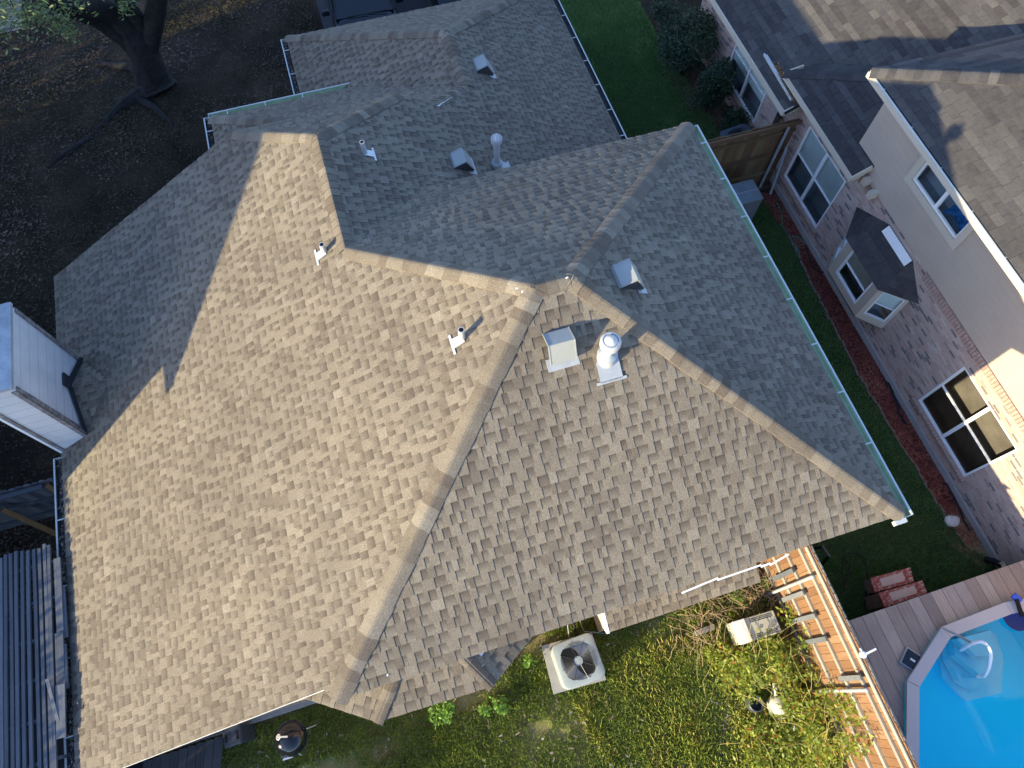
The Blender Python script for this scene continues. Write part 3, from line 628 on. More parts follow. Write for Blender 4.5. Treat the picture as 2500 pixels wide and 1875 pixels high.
# dead leaves lodged on the roof and in the left gutters
def scatter(name, pts, mat, size, seed, parent=None, asp=.5, up=.8, label=None, cat=None):
    V, Fq = leaves(np.array(pts), size, asp, seed, up); r = np.random.default_rng(seed); o = np_mesh(name, V, Fq, mat, r.random(len(Fq)), parent)
    if not parent: tag(o, label, cat, kind='stuff')
    return o
r = np.random.default_rng(3); L_ = []
for k in range(900): L_.append((r.uniform(-6.3, -.9), -6.735-abs(r.normal(0, .05)), 2.385+r.uniform(0, .02)))
for k in range(260): L_.append((r.uniform(-16.2, -13.4), -.985-abs(r.normal(0, .04)), 2.2+r.uniform(0, .02)))
for k in range(150): L_.append((r.uniform(-13.2, -10.9), -2.99-abs(r.normal(0, .04)), CQ[2]-.08))
for u, v, n in ((893, 216, 26), (960, 218, 10), (998, 213, 24), (984, 503, 6)):
    for k in range(n):
        p = on(u+r.normal(0, 9), v+r.normal(0, 2.5), Vector((0, -.498, .867)) if v < 400 else NL, Vector(D2)+Vector((0, 0, .03))); L_.append(tuple(p))
scatter('fallen_leaves', L_, K['deadleaf'], .06, 4, None, .5, .8, 'brown fallen leaves caught in the gutters and roof valley of the tan house', 'leaves')

# ================================================================== RIGHT-HAND NEIGHBOUR
nb = thing('two_storey_house', 'pink brick and beige house with charcoal and grey shingle roofs at the right edge', 'house', (-5, 12, 0))
YW = 10.32; DS, BS = K['dark_shingle'], K['black_shingle']
def wall_y(name, x0, x1, z0, z1, y, mat, th=.12, holes=(), parent=nb):   # wall facing -y with rectangular openings
    b = MB(); xs = sorted({x0, x1, *[h[0] for h in holes], *[h[1] for h in holes]}); zs = sorted({z0, z1, *[h[2] for h in holes], *[h[3] for h in holes]})
    for i in range(len(xs)-1):
        for j in range(len(zs)-1):
            cx, cz = (xs[i]+xs[i+1])/2, (zs[j]+zs[j+1])/2
            if any(h[0] < cx < h[1] and h[2] < cz < h[3] for h in holes): continue
            b.face([(xs[i], y, zs[j]), (xs[i+1], y, zs[j]), (xs[i+1], y, zs[j+1]), (xs[i], y, zs[j+1])])
    for h in holes:
        b.face([(h[0], y, h[2]), (h[1], y, h[2]), (h[1], y+th, h[2]), (h[0], y+th, h[2])]); b.face([(h[0], y, h[2]), (h[0], y+th, h[2]), (h[0], y+th, h[3]), (h[0], y, h[3])])
        b.face([(h[1], y, h[2]), (h[1], y+th, h[2]), (h[1], y+th, h[3]), (h[1], y, h[3])]); b.face([(h[0], y, h[3]), (h[1], y, h[3]), (h[1], y+th, h[3]), (h[0], y+th, h[3])])
    return b.build(name, mat, parent)
def window(x0, x1, z0, z1, y, parent=nb, T=None, split='xz', blinds=(1, 1), f=.045, label=None, inner='interior', blind_to=.52, depth=.28):
    """window in a wall facing -y; T maps local (x, y, z) to world"""
    T = T or (lambda p: p); tb = lambda b: b
    def add(b, c, s): 
        i = len(b.v); b.box(c, s, tone=.5); b.v[i:] = [tuple(T(Vector(p))) for p in b.v[i:]]
    b = MB(); yf = y+.03; d = .05
    add(b, ((x0+x1)/2, yf, z0+f/2), (x1-x0, d, f)); add(b, ((x0+x1)/2, yf, z1-f/2), (x1-x0, d, f)); add(b, (x0+f/2, yf, (z0+z1)/2), (f, d, z1-z0-2*f)); add(b, (x1-f/2, yf, (z0+z1)/2), (f, d, z1-z0-2*f))
    xm, zm = (x0+x1)/2, (z0+z1)/2
    if 'x' in split: add(b, (xm, yf-.004, zm), (f*1.5, d, z1-z0-2*f))
    if 'z' in split:
        for a, c in ((x0, xm), (xm, x1)) if 'x' in split else ((x0, x1),): add(b, ((a+c)/2, yf+.006, zm), (c-a-f, d*.8, f*.7))
    fr = b.build('window', K['white'], parent)
    if label: fr['label'] = label
    g = MB(); g.face([T(Vector(p)) for p in ((x0+f, y+.05, z0+f), (x1-f, y+.05, z0+f), (x1-f, y+.05, z1-f), (x0+f, y+.05, z1-f))]); g.build('window_pane', K['glass'], fr)
    g = MB(); i = 0; P = [(x0, y+depth, z0), (x1, y+depth, z0), (x1, y+depth, z1), (x0, y+depth, z1)]; Q = [(p[0], y+.06, p[2]) for p in P]; P = [T(Vector(p)) for p in P]; Q = [T(Vector(p)) for p in Q]
    g.face(P)
    for k in range(4): g.face([Q[k], Q[(k+1) % 4], P[(k+1) % 4], P[k]])
    g.build('room', K[inner], fr)
    cells = ((x0, xm), (xm, x1)) if 'x' in split else ((x0, x1),)
    for k, (a, c) in enumerate(cells):
        if blinds[min(k, len(blinds)-1)]:
            l = MB(); zz = z1-f; zb_ = z1-(z1-z0)*blind_to
            while zz > zb_: add(l, ((a+c)/2, y+.075, zz-.012), (c-a-f*1.2, .006, .026)); zz -= .028
            l.build('blind', K['blind'], fr)
    return fr
XE = 3.2
h4 = (-3.05, -1.21, .56, 2.28); h2 = (-9.64, -7.88, .56, 2.28)
bay0, bay1 = -6.60, -5.28
p1 = at(1914, 273, 2.5); E1 = p1.y
wall_y('brick_wall', p1.x-.55, XE, 0, 2.86, YW, K['brick'], holes=(h4, h2))
b = MB(); b.box((-.0+XE/2+XE/2-.01, 14, 1.43), (.02, 7.2, 2.86)); b.build('brick_wall', K['brick'], nb)
YW1 = 10.36
h1 = (at(1842, 175, 1.42).x-.93, at(1842, 175, 1.42).x+.93, .56, 2.28); XF1 = -15.4
wall_y('brick_wall', XF1, p1.x-.56, 0, 2.42, YW1-.02, K['brick'], holes=(h1,))
window(*h2, YW+.0, label=None); window(*h4, YW, split='xz', blinds=(0, 0), inner='brown_in', label='wide window without blinds in brick wall'); window(*h1, YW1-.02, blind_to=.66)
# upper storey
U0 = at(2128, 170, 4.96); XU = U0.x+.35; up_h = (-.0+at(2231, 437, 3.84).x+.10, at(2331, 587, 3.84).x-.02, 3.86, 4.78)
hx0 = -.607*1.136*9.5; hx1 = -.466*1.136*9.5
wall_y('siding_wall', XU, XE, 2.86, 4.95, YW-.03, K['siding'], holes=((hx0, hx1, 3.86, 4.78),))
b = MB(); b.face([(XU, YW-.03, 2.5), (XU, YW+6, 2.5), (XU, YW+6, 5), (XU, YW-.03, 5)]); b.build('siding_wall', K['siding'], nb)
b = MB()
for k in range(1, 14): 
    z = 2.86+k*.155
    if z < 3.72: b.beam((XU, YW-.031, z), (XE, YW-.031, z), .004, .005)
    else: b.beam((XU, YW-.031, z), (hx0-.16, YW-.031, z), .004, .005); b.beam((hx1+.16, YW-.031, z), (XE, YW-.031, z), .004, .005)
b.build('siding_lap', K['siding'], nb)
window(hx0, hx1, 3.86, 4.78, YW-.03, split='x', blinds=(1, 1), blind_to=.42, label='upstairs window with blue tarp inside')
b = MB()
for a, c in (((hx0-.14, 3.79), (hx1+.14, 3.79)),): b.beam((a[0], YW-.05, a[1]), (c[0], YW-.05, c[1]), .03, .14)
b.beam((hx0-.07, YW-.05, 3.86), (hx0-.07, YW-.05, 4.9), .14, .03, (0, 1, 0)); b.beam((hx1+.07, YW-.05, 3.86), (hx1+.07, YW-.05, 4.9), .14, .03, (0, 1, 0)); b.build('window_trim', K['beige_trim'], nb)
b = MB(); rr = np.random.default_rng(8); rows = []
for i in range(9):
    rows.append([(hx1-.62+.07*j+rr.normal(0, .012), YW+.16+rr.normal(0, .03)+.03*i, 3.9+.065*i+rr.normal(0, .015)) for j in range(8 if True else 0)])
b.grid(rows, False); b.build('tarp', K['tarp'], nb)
# brick sills and soldier courses
SBK = simple('sill brick', (.36, .26, .21), .9, .2, 0, .25, 9, .3)
for x0_, x1_ in (h4[:2], h2[:2], h1[:2]):
    b = MB(); n = int((x1_-x0_+.2)/.075)
    for k in range(n): b.box((x0_-.1+.075*(k+.5), YW-.02 if x0_ > -11 else YW1-.04, .50), (.066, .12, .10), Matrix.Rotation(.12, 3, 'X'))
    b.build('brick_sill', SBK, nb)
b = MB(); n = int((XE-p1.x+.5)/.076)
for k in range(n): 
    if bay0-.4 < p1.x-.5+.076*k < bay1+.3: continue
    b.box((p1.x-.5+.076*(k+.5), YW-.015, 2.72), (.066, .03, .2))
b.build('soldier_course', simple('soldier brick', (.40, .27, .22), .9, .2, 0, .35, 11, .3), nb)
b = MB(); b.box((-4.1, YW-.01, .09), (15.2, .06, .18)); b.build('foundation', K['concrete'], nb)
# fascias
f1 = at(1914, 273, 2.5); f2a = at(1914, 176, 3.04); f2b = at(2083, 432, 3.04); E2 = (f2a.y+f2b.y)/2; E1 = f1.y
b = MB()
b.beam((-22, E1, 2.44), (f1.x, E1, 2.44), .03, .15); b.beam((f2a.x, E2, 2.97), (f2b.x, E2, 2.97), .03, .15)
b.beam((f1.x, E1, 2.44), (f1.x, YW, 2.66), .03, .16); b.beam((f2b.x, E2, 2.97), (f2b.x, YW-.05, 3.2), .03, .16); b.beam((f2a.x, E2, 2.97), (f2a.x+.05, YW, 3.1), .03, .14)
b.build('fascia', K['beige_trim'], nb)
b = MB(); b.poly_slab([(-22, E1+.01, 2.40), (f1.x-.01, E1+.01, 2.40), (f1.x-.01, YW1, 2.40), (-22, YW1, 2.40)], (0, 0, .02)); b.poly_slab([(f2a.x, E2+.01, 2.92), (f2b.x, E2+.01, 2.92), (f2b.x, YW, 2.92), (f2a.x, YW, 2.92)], (0, 0, .02)); b.build('soffit', K['beige_trim'], nb)
NS = .5
za = lambda y: 2.5+NS*(y-E1); zc = lambda y: 3.04+NS*(y-E2)
Y9 = E1+10; dy = (zc(E2)-2.5)/NS
slope(nb, 'roof_slope', [[(-24, E1, 2.5), (f2a.x, E1, 2.5), (f2a.x, Y9, za(Y9)), (-24, Y9, za(Y9))], [(f2a.x, E1, 2.5), (f1.x+.02, E1, 2.5), (f1.x+.02, E1+1.08, 3.04), (f2a.x, E1+1.08, 3.04)], [(f2a.x, E1+1.08, 3.04), (f2a.x+8.92, Y9, za(Y9)), (f2a.x, Y9, za(Y9))]], (1, 0, 0), DS, 81, 'flat')
hx = XU+.6; hl = hx-f2a.x
slope(nb, 'roof_slope', [[(XU+.05, E2, 3.04), (f2b.x, E2, 3.04), (f2b.x, YW, zc(YW)), (XU+.05, YW, zc(YW))], [(f2a.x, E2, 3.04), (XU+.05, E2, 3.04), (XU+.05, E2+(XU-f2a.x), zc(E2+XU-f2a.x))]], (1, 0, 0), BS, 82, 'flat')
slope(nb, 'roof_slope', [[(f2a.x, E2, 3.04), (f2a.x+4, E2+4, 5.04), (f2a.x+4, E1+5.08, 5.04), (f2a.x, E1+1.08, 3.04)]], (0, 1, 0), BS, 83, 'flat')
caps(nb, (f2a.x, E2, 3.04), (XU, E2+XU-f2a.x, zc(E2+XU-f2a.x)), (0, -.9, -.45), (-.9, 0, -.45), BS, 84)
ZU = 4.96; EU = U0.y; X1 = U0.x
slope(nb, 'roof_slope', [[(X1, EU, ZU), (XE+1, EU, ZU), (XE+1, EU+6, ZU+6*NS), (X1+6, EU+6, ZU+6*NS)]], (1, 0, 0), DS, 85, 'flat')
slope(nb, 'roof_slope', [[(X1, EU, ZU), (X1, EU+8, ZU), (X1+6, EU+8, ZU+6*NS), (X1+6, EU+6, ZU+6*NS)]], (0, 1, 0), DS, 86, 'flat')
caps(nb, (X1, EU, ZU), (X1+6, EU+6, ZU+6*NS), (0, -.9, -.45), (-.9, 0, -.45), DS, 87, w=.2)
gutter(nb, (X1+.02, EU+.13, ZU-.02), (XE+1, EU+.13, ZU-.02), (0, -1, 0), .15, 1.0, trough=K['gutter_dark'])
b = MB(); b.beam((X1, EU-.045, ZU-.09), (XE+1, EU-.045, ZU-.09), .02, .12); b.beam((X1, EU, ZU-.1), (X1, EU+8, ZU-.1), .03, .16); b.build('fascia', K['beige_trim'], nb)
b = MB(); b.poly_slab([(X1, EU+.02, ZU-.17), (XE, EU+.02, ZU-.17), (XE, YW, ZU-.17), (X1, YW, ZU-.17)], (0, 0, .02)); b.build('soffit', K['beige_trim'], nb)
b = MB(); b.box((f2b.x+.12, YW-.10, 2.93), (.13, .2, .16)); b.box((f2b.x+.42, YW-.10, 2.86), (.13, .2, .16)); b.build('corbel', K['beige_trim'], nb)
# bay window box
yb = 9.88; zb0, zb1 = .74, 2.06; sd = .46
b = MB(); b.poly_slab([(bay0, yb, zb0), (bay1, yb, zb0), (bay1+sd, YW, zb0), (bay0-sd, YW, zb0)], (0, 0, .03))
bh = (bay0+.2, bay1-.2, .98, 1.92)
bw = b.build('bay_window', K['siding'], nb)
wall_y('bay_front', bay0, bay1, zb0, zb1, yb, K['siding'], holes=(bh,), parent=bw)
window(*bh, yb, parent=bw, split='z', blinds=(1,))
for sg, xo in ((1, bay1), (-1, bay0)):
    a = Vector((xo, yb, 0)); dv = Vector((sg*sd, YW-yb, 0)); Lw = dv.length; dv.normalize(); nn = Vector((-dv.y*-1*sg, -dv.x*sg*1, 0)); nn = Vector((dv.y*sg, -dv.x*sg, 0))
    T = lambda p, a=a, dv=dv, nn=nn: a+dv*p.x-nn*p.y+Vector((0, 0, p.z))
    q = MB(); 
    for (xa, xb, z0_, z1_) in ((0, Lw, zb0, .98), (0, Lw, 1.92, zb1), (0, .1, .98, 1.92), (Lw-.06, Lw, .98, 1.92)): q.face([T(Vector(p)) for p in ((xa, 0, z0_), (xb, 0, z0_), (xb, 0, z1_), (xa, 0, z1_))])
    q.build('bay_side', K['beige_trim'], bw)
    window(.1, Lw-.06, .98, 1.92, 0, parent=bw, T=T, split='z', blinds=(1,), f=.035, depth=.25)
z_e, z_t = 2.03, 2.66; g = .12
A1, A2 = Vector((bay0-.04, yb-g, z_e)), Vector((bay1+.04, yb-g, z_e)); A3 = Vector((bay1+sd+.2, YW, z_e+.12)); A0 = Vector((bay0-sd-.2, YW, z_e+.12)); T1, T2 = Vector((bay0+.25, YW, z_t)), Vector((bay1-.1, YW, z_t))
slope(nb, 'bay_roof', [[A1, A2, T2, T1]], (1, 0, 0), BS, 91, 'flat'); slope(nb, 'bay_roof', [[A2, A3, T2]], A3-A2, BS, 92, 'flat'); slope(nb, 'bay_roof', [[A0, A1, T1]], A1-A0, BS, 93, 'flat')
b = MB(); b.poly_slab([T1+Vector((.05, -.13, -.13)), T2+Vector((0, -.13, -.13)), T2+Vector((0, -.036, .03)), T1+Vector((.05, -.036, .03))], (0, -.012, .012)); b.build('bay_flashing', K['fascia'], nb)
b = MB(); b.box((f1.x-.75, YW1-.09, 1.75), (.2, .12, .3)); b.tube([(f1.x-.62, YW1-.06, 2.3), (f1.x-.62, YW1-.06, 1.5), (f1.x-.66, YW1-.06, 1.4), (f1.x-.74, YW1-.06, 1.45)], .022, 8); b.build('electrical_box', K['galv'], nb, bevel=.008)
b = MB(); b.beam((.55, 10.2, .35), (XE, 10.2, .42), .09, .07); b.build('downspout', K['beige_trim'], nb)
b = MB(); b.tube([(.62, 10.2, .36), (.5, 10.18, .2), (.42, 10.15, .06)], .06, 10, wob=.06); b.build('downspout_elbow', K['cable'], nb, smooth=True)
# things on the neighbour's roof
b = MB(); ga = at(1865, 132, 2.93); gb = at(1931, 243, 2.78)
b.beam(ga, gb, .02, .06); b.beam(ga+Vector((.0, .05, -.04)), gb+Vector((0, .05, -.04)), .10, .01)
tag(b.build('gutter_piece', K['gutter_out']), 'short white gutter length lying on the low charcoal roof beside the beige fascia', 'gutter')
L_ = []
for k in range(420):
    t = rnd.random()**.7; p = at(1883+t*65+rnd.gauss(0, 5), 148+t*95+rnd.gauss(0, 5), 2.8+rnd.random()*.05); L_.append(tuple(p))
b2 = scatter('roof_leaves', L_, simple('rusty leaf', (.3, .13, .04), .8, .2, 0, .5, 30), .06, 12, None, .5, .8, 'rust brown leaves piled beside the white gutter length on the charcoal roof', 'leaves')

# ================================================================== LEFT-HAND NEIGHBOUR (just outside the frame; its gable shades the roof)
lh = thing('gabled_house', 'tall gabled house left of the photo whose shadow falls on the tan roof', 'house', (-10, -14, 0))
p_ = Vector((-6.156, -4.18, 3.93))+SD*6.0; gx, gy, gz = p_; LX = -11.9; hw = 8.4; gm = .575
b = MB(); b.poly_slab([(gx-.4, gy-.4, 0), (gx-.4, gy-.4, gz+.1), (gx-.4, gy-hw, gz+gm*hw-.15), (gx-.4, gy-2*hw+.4, gz+.1), (gx-.4, gy-2*hw+.4, 0)], (LX+.4-gx+.4, 0, 0)); b.build('wall', K['brick'], lh)
b = MB(); b.poly_slab([(gx, gy, gz), (gx, gy-hw, gz+gm*hw), (LX, gy-hw, gz+gm*hw), (LX, gy, gz)], (0, 0, .12)); b.poly_slab([(gx, gy-2*hw, gz), (gx, gy-hw, gz+gm*hw), (LX, gy-hw, gz+gm*hw), (LX, gy-2*hw, gz)], (0, 0, .12)); b.build('roof', K['shingle'], lh)

hd = thing('tall_shade_hedge', 'unseen tall hedge at the left, added to shade the front yard', 'hedge', (-20.5, -16.3, 0)); r_ = np.random.default_rng(44); cen = r_.uniform((-26, -17, .1), (-16.2, -15.6, 4.8), (22000, 3)); V, Fq = leaves(cen, .16, .6, 5, .3); np_mesh('foliage', V, Fq, K['bushleaf'], r_.random(len(Fq)), hd)  # invented hedge out of view, put here to keep the front yard dark
b = MB(); [b.tube([(x, -16.3, 0), (x, -16.3, 5)], .06, 6) for x in range(-25, -16)]; b.build('stems', K['bark'], hd)

h2_ = thing('low_shade_hedge', 'unseen lower hedge beside the gabled house, added to shade the front yard', 'hedge', (-13.8, -16.3, 0)); cen = r_.uniform((-16.2, -16.8, .1), (-11.5, -15.8, 2.75), (9000, 3)); V, Fq = leaves(cen, .14, .6, 6, .3); np_mesh('foliage', V, Fq, K['bushleaf'], r_.random(len(Fq)), h2_)  # invented shorter hedge, height chosen to leave one strip of yard sunlit
b = MB(); [b.tube([(x, -16.3, 0), (x, -16.3, 2)], .05, 6) for x in range(-16, -11)]; b.build('stems', K['bark'], h2_)

for nm, lab, xa, xb, hh, nn_ in (('shade_hedge_row', 'unseen tall shrub row added left of the pergola to shade it', -4.3, 1.2, 3.62, 17000), ('shade_hedge_row', 'unseen lower shrub row added to shade the left of the back lawn', 1.25, 12, 2.45, 17000)):  # added out of view; heights chosen by where their shadows should fall
    t = thing(nm, lab, 'hedge', ((xa+xb)/2, -11, 0)); cen = r_.uniform((xa, -11.6, .1), (xb, -10.6, hh), (nn_, 3)); V, Fq = leaves(cen, .13, .6, 8, .3); np_mesh('foliage', V, Fq, K['bushleaf'], r_.random(len(Fq)), t)
    b = MB(); b.box(((xa+xb)/2, -11.1, hh/2-.03), (xb-xa-.2, .6, hh-.12)); b.build('sun_block_core', simple('dark sun block core', (.012, .022, .01), .9, .1, 0, .5, 8, .5), t)  # solid box added to stop sun leaking between the leaves
    b = MB(); [b.tube([(xa+.3+k, -11.1, 0), (xa+.3+k, -11.1, hh-.4)], .05, 6) for k in range(int(xb-xa))]; b.build('stems', K['bark'], t)

# ================================================================== BACK YARD
def fence_line(name, label, a, c, h, inward, mat, pick=.14, dog=True, rails=(), railmat=None, th=.018, lean=0, posts=(), zb=.02, cap=False, raild=.04):
    """picket fence from a to c; rails stand on the 'inward' side"""
    a, c = Vector(a), Vector(c); d = (c-a).normalized(); L = (c-a).length; inn = Vector(inward); t = thing(name, label, 'fence', ((a.x+c.x)/2, (a.y+c.y)/2, 0))
    b = MB(); n = int(L/pick)
    for i in range(n):
        p = a+d*(pick*(i+.5)); hh = h+rnd.uniform(-.02, .015); w_ = pick-.006
        q = [p-d*w_/2, p+d*w_/2]; tn = rnd.random(); o = rnd.random()*7
        prof = [(-w_/2, zb), (w_/2, zb), (w_/2, hh-.04), (w_/2-.035, hh), (-w_/2+.035, hh), (-w_/2, hh-.04)] if dog else [(-w_/2, zb), (w_/2, zb), (w_/2, hh), (-w_/2, hh)]
        P = [p+d*x+Vector((0, 0, z)) for x, z in prof]; Q = [v-inn*th for v in P]; uvs = [(z+o, x+o) for x, z in prof]
        b.face(P, tn, uvs); b.face(Q[::-1], tn, uvs[::-1])
        for k in range(len(P)): b.face([P[k], Q[k], Q[(k+1) % len(P)], P[(k+1) % len(P)]], tn, [(o, o), (o, o+.02), (o+.1, o+.02), (o+.1, o)])
    b.build('board_panel', mat, t)
    for z in rails:
        b = MB(); s_ = 0
        while s_ < L: e = min(L, s_+2.4); b.beam(a+d*s_+inn*(raild/2+.004)+Vector((0, 0, z)), a+d*(e-.01)+inn*(raild/2+.004)+Vector((0, 0, z)), raild, .085); s_ += 2.4
        b.build('rail', railmat or mat, t)
    return t
FY = 5.61
bf = fence_line('wooden_fence', 'tall sunlit orange cedar fence with pale rails between the back lawn and the pool', (-1.1, FY, 0), (6.5, FY, 0), 2.58, (0, -1, 0), K['cedar'], rails=(.38, 1.0, 1.62, 2.22), railmat=K['pale_wood'], dog=False)
b = MB(); b.beam((-.75, FY-.03, 2.5), (6.5, FY-.03, 2.5), .022, .09); b.build('top_rail', K['pale_wood'], bf)
b = MB(); x = -.75
while x < 6.4: b.box((x+.07, FY+.03, 2.56), (.125, .02, .07+rnd.uniform(-.02, .02)), Matrix.Rotation(rnd.uniform(-.06, .06), 3, 'Z')); x += .14
b.build('picket_tops', K['grey_wood'], bf)
for u, v in ((1990, 1406), (2123, 1682)):
    p = at(u, v, 2.42); b = MB(); b.tube([(p.x, FY-.12, 0), (p.x, FY-.12, 2.42)], .032, 12); b.lathe((p.x, FY-.12, 2.42), [(.034, 0), (.034, .015), (.02, .035), (.001, .04)], 12); b.build('steel_post', K['galv'], bf, smooth=True)
for u, v, z1_, z0_ in ((1949, 1388, 1.75, .7), (1966, 1446, 1.75, .7), (1996, 1501, 1.8, .6), (2024, 1557, 1.8, .7), (2113, 1650, 2.4, 1.6)):
    p = at(u, v, z1_); b = MB(); b.beam((p.x, FY-.10, z0_), (p.x, FY-.10, z1_), .085, .03, (0, 1, 0)); b.build('batten', K['grey_wood'], bf)
# security light on the fence
p = at(2104, 1600, 2.66); b = MB(); b.lathe((p.x, FY, 2.58), [(.001, 0), (.05, 0), (.055, .06), (.04, .09), (.001, .1)], 14)
b.beam((p.x, FY+.03, 2.66), (p.x-.02, FY+.22, 2.66), .03, .03); b.beam((p.x-.1, FY, 2.62), (p.x, FY, 2.66), .02, .02); tag(b.build('fence_light', K['rail_white']), 'small white lamp fixed on top of the tall back fence', 'lamp')

# air conditioner on its concrete pad
P4 = [at(u, v, .1) for u, v in ((1322, 1577), (1445, 1543), (1480, 1660), (1352, 1695))]; pc = sum(P4, Vector())/4
t = MB(); t.poly_slab([(q.x, q.y, .1) for q in P4], (0, 0, -.1)); tag(t.build('concrete_pad', K['concrete']), 'square concrete pad under the back yard air conditioner', 'pad')
def condenser(name, label, mat, w_=.82, h=.78, blades_n=3, bm=None):
    t = thing(name, label, 'air conditioner'); b = MB(); c = w_/2; rc = .12; pts = []
    for sx, sy, a0 in ((1, 1, 0), (-1, 1, 90), (-1, -1, 180), (1, -1, 270)):
        for k in range(4):
            a = R_(a0+k*30); pts.append(Vector((sx*(c-rc)+rc*math.cos(a), sy*(c-rc)+rc*math.sin(a), 0)))
    ring = lambda s_, z: [Vector((p.x*s_, p.y*s_, z)) for p in pts]
    circ = lambda r_, z: [Vector((r_*math.cos(2*math.pi*(k+.5)/16-math.pi/8+math.atan2(0, 1)), r_*math.sin(2*math.pi*(k+.5)/16-math.pi/8), z)) for k in range(16)]
    a0 = math.atan2(pts[0].y, pts[0].x); circ = lambda r_, z: [Vector((r_*math.cos(math.atan2(p.y, p.x)), r_*math.sin(math.atan2(p.y, p.x)), z)) for p in pts]
    b.grid([ring(.97, 0), ring(.97, h-.09), ring(1.0, h-.085), ring(1.0, h-.03), ring(.97, h-.005), ring(.93, h), circ(w_*.445, h+.012), circ(w_*.42, h+.012), circ(w_*.41, h-.03), circ(w_*.40, h-.30)])
    b.build('cabinet', mat, t, smooth=True)
    f = MB(); f.lathe((0, 0, h-.34), [(.001, 0), (w_*.45, 0)], 24); f.build('coil_well', K['blackm'], t)
    f = MB()
    for k in range(26): 
        for sx in (-1, 1): f.beam((-c+rc+k*(w_-2*rc)/25, sx*c*.972, .05), (-c+rc+k*(w_-2*rc)/25, sx*c*.972, h-.1), .008, .012); f.beam((sx*c*.972, -c+rc+k*(w_-2*rc)/25, .05), (sx*c*.972, -c+rc+k*(w_-2*rc)/25, h-.1), .012, .008)
    f.build('side_louvers', mat, t)
    f = MB()
    for k in range(blades_n):
        a = R_(125+k*360/blades_n*1.0); rows = []
        for i in range(6):
            rr_ = w_*(.09+.31*i/5); row = []
            for j in range(5):
                th = a+R_(-4-6*i/5)+R_(12+(62 if blades_n > 2 else 74)*(i/5)**.7)*j/4; row.append((rr_*math.cos(th), rr_*math.sin(th), h-.13+.05*(j/4-.5)))
            rows.append(row)
        f.grid(rows, False)
    f.build('fan_blades', bm or K['blade_a'], t, smooth=True)
    f = MB(); f.lathe((0, 0, h-.12), [(w_*.11, 0), (w_*.11, .10), (w_*.10, .125), (.001, .13)], 24); f.build('fan_motor', mat, t, smooth=True)
    f = MB()
    for k in range(14):
        r_ = w_*(.13+.27*k/13); f.tube([(r_*math.cos(x*math.pi/18), r_*math.sin(x*math.pi/18), h+.015) for x in range(37)], .0028, 4, cap=False)
    for k in range(8): a = k*math.pi/4+.2; f.tube([(w_*.1*math.cos(a), w_*.1*math.sin(a), h+.02), (w_*.43*math.cos(a), w_*.43*math.sin(a), h+.02)], .004, 5)
    f.build('grille', K['wire'], t); return t
ac = condenser('air_conditioner', 'grey green air conditioner with a silver fan beside the back wall of the tan house', K['cond'], blades_n=2); ac.location = (pc.x+.01, pc.y+.03, .1); ac.rotation_euler = (0, 0, .03)
b = MB(); p = at(1425, 1515, .5); b.tube([(pc.x-.42, pc.y+.2, .4), (pc.x-.6, pc.y+.22, .55), (-.95, pc.y+.2, .6)], .03, 8); b.build('refrigerant_line', K['cable'], ac); bpy.data.objects['refrigerant_line'].matrix_parent_inverse = Matrix.Translation(Vector(ac.location)).inverted()
b = MB(); b.tube([(-.9, pc.y+.05, .9), (-.6, pc.y+.02, .5), (-.47, pc.y+.02, .3)], .012, 6); b.tube([(-.9, pc.y+.3, .8), (-.7, pc.y+.36, .3), (-.5, pc.y+.9, .03), (.3, pc.y+1.5, .02)], .006, 5)
tag(b.build('power_cable', K['galv']), 'thin grey cables running from the back wall to the air conditioner', 'cable')

# kettle grill
gp = at(707, 1803, .8); kg = thing('kettle_grill', 'round black kettle barbecue with a silver vent on the lawn behind the tan house', 'grill', (gp.x, gp.y, 0))
R28 = .285; b = MB(); b.lathe((gp.x, gp.y, .74), [(R28, 0), (R28*1.02, .015), (R28*.98, .05), (R28*.86, .13), (R28*.62, .2), (R28*.3, .235), (.001, .245)], 40); b.build('lid', K['enamel'], kg, smooth=True)
b = MB(); b.lathe((gp.x, gp.y, .74), [(.001, -.24), (R28*.5, -.22), (R28*.85, -.13), (R28*.98, -.03), (R28*1.05, -.01), (R28*1.05, .004), (R28, .006)], 40); b.build('bowl', K['enamel'], kg, smooth=True)
for k in range(3):
    a = R_(90+120*k+20); b = MB(); b.tube([(gp.x+.2*math.cos(a), gp.y+.2*math.sin(a), .56), (gp.x+.32*math.cos(a), gp.y+.32*math.sin(a), .03)], .012, 8); b.build('leg', K['alu'], kg)
c_ = at(681, 1800, .93); up = (c_-Vector((gp.x, gp.y, .62))).normalized(); q = c_+up*.012;  RQ = up.to_track_quat('Z', 'Y').to_matrix()
b = MB(); b.lathe(q, [(.001, .006), (.052, .004), (.052, -.004)], 20, RQ)
b.build('vent_disc', K['alu'], kg); b = MB(); e = Vector((gp.x-.02, gp.y+.08, .99)); 
for k in range(4): a = k*math.pi/2+.5; b.lathe(q+RQ @ Vector((.027*math.cos(a), .027*math.sin(a), .0075)), [(.001, 0), (.009, 0)], 10)
b.build('vent_hole', K['blackm'], kg)
b = MB(); b.beam(q+up*.03, q+Vector((.04, .17, .05)), .028, .015, up); b.build('lid_handle', K['alu'], kg)
b = MB(); hp = at(703, 1851, .7); b.beam((hp.x, hp.y-.09, .7), (hp.x, hp.y+.09, .7), .03, .02); b.beam((hp.x-.12, hp.y-.06, .7), (hp.x, hp.y-.06, .7), .01, .01); b.beam((hp.x-.12, hp.y+.06, .7), (hp.x, hp.y+.06, .7), .01, .01); b.build('bowl_handle', K['alu'], kg)
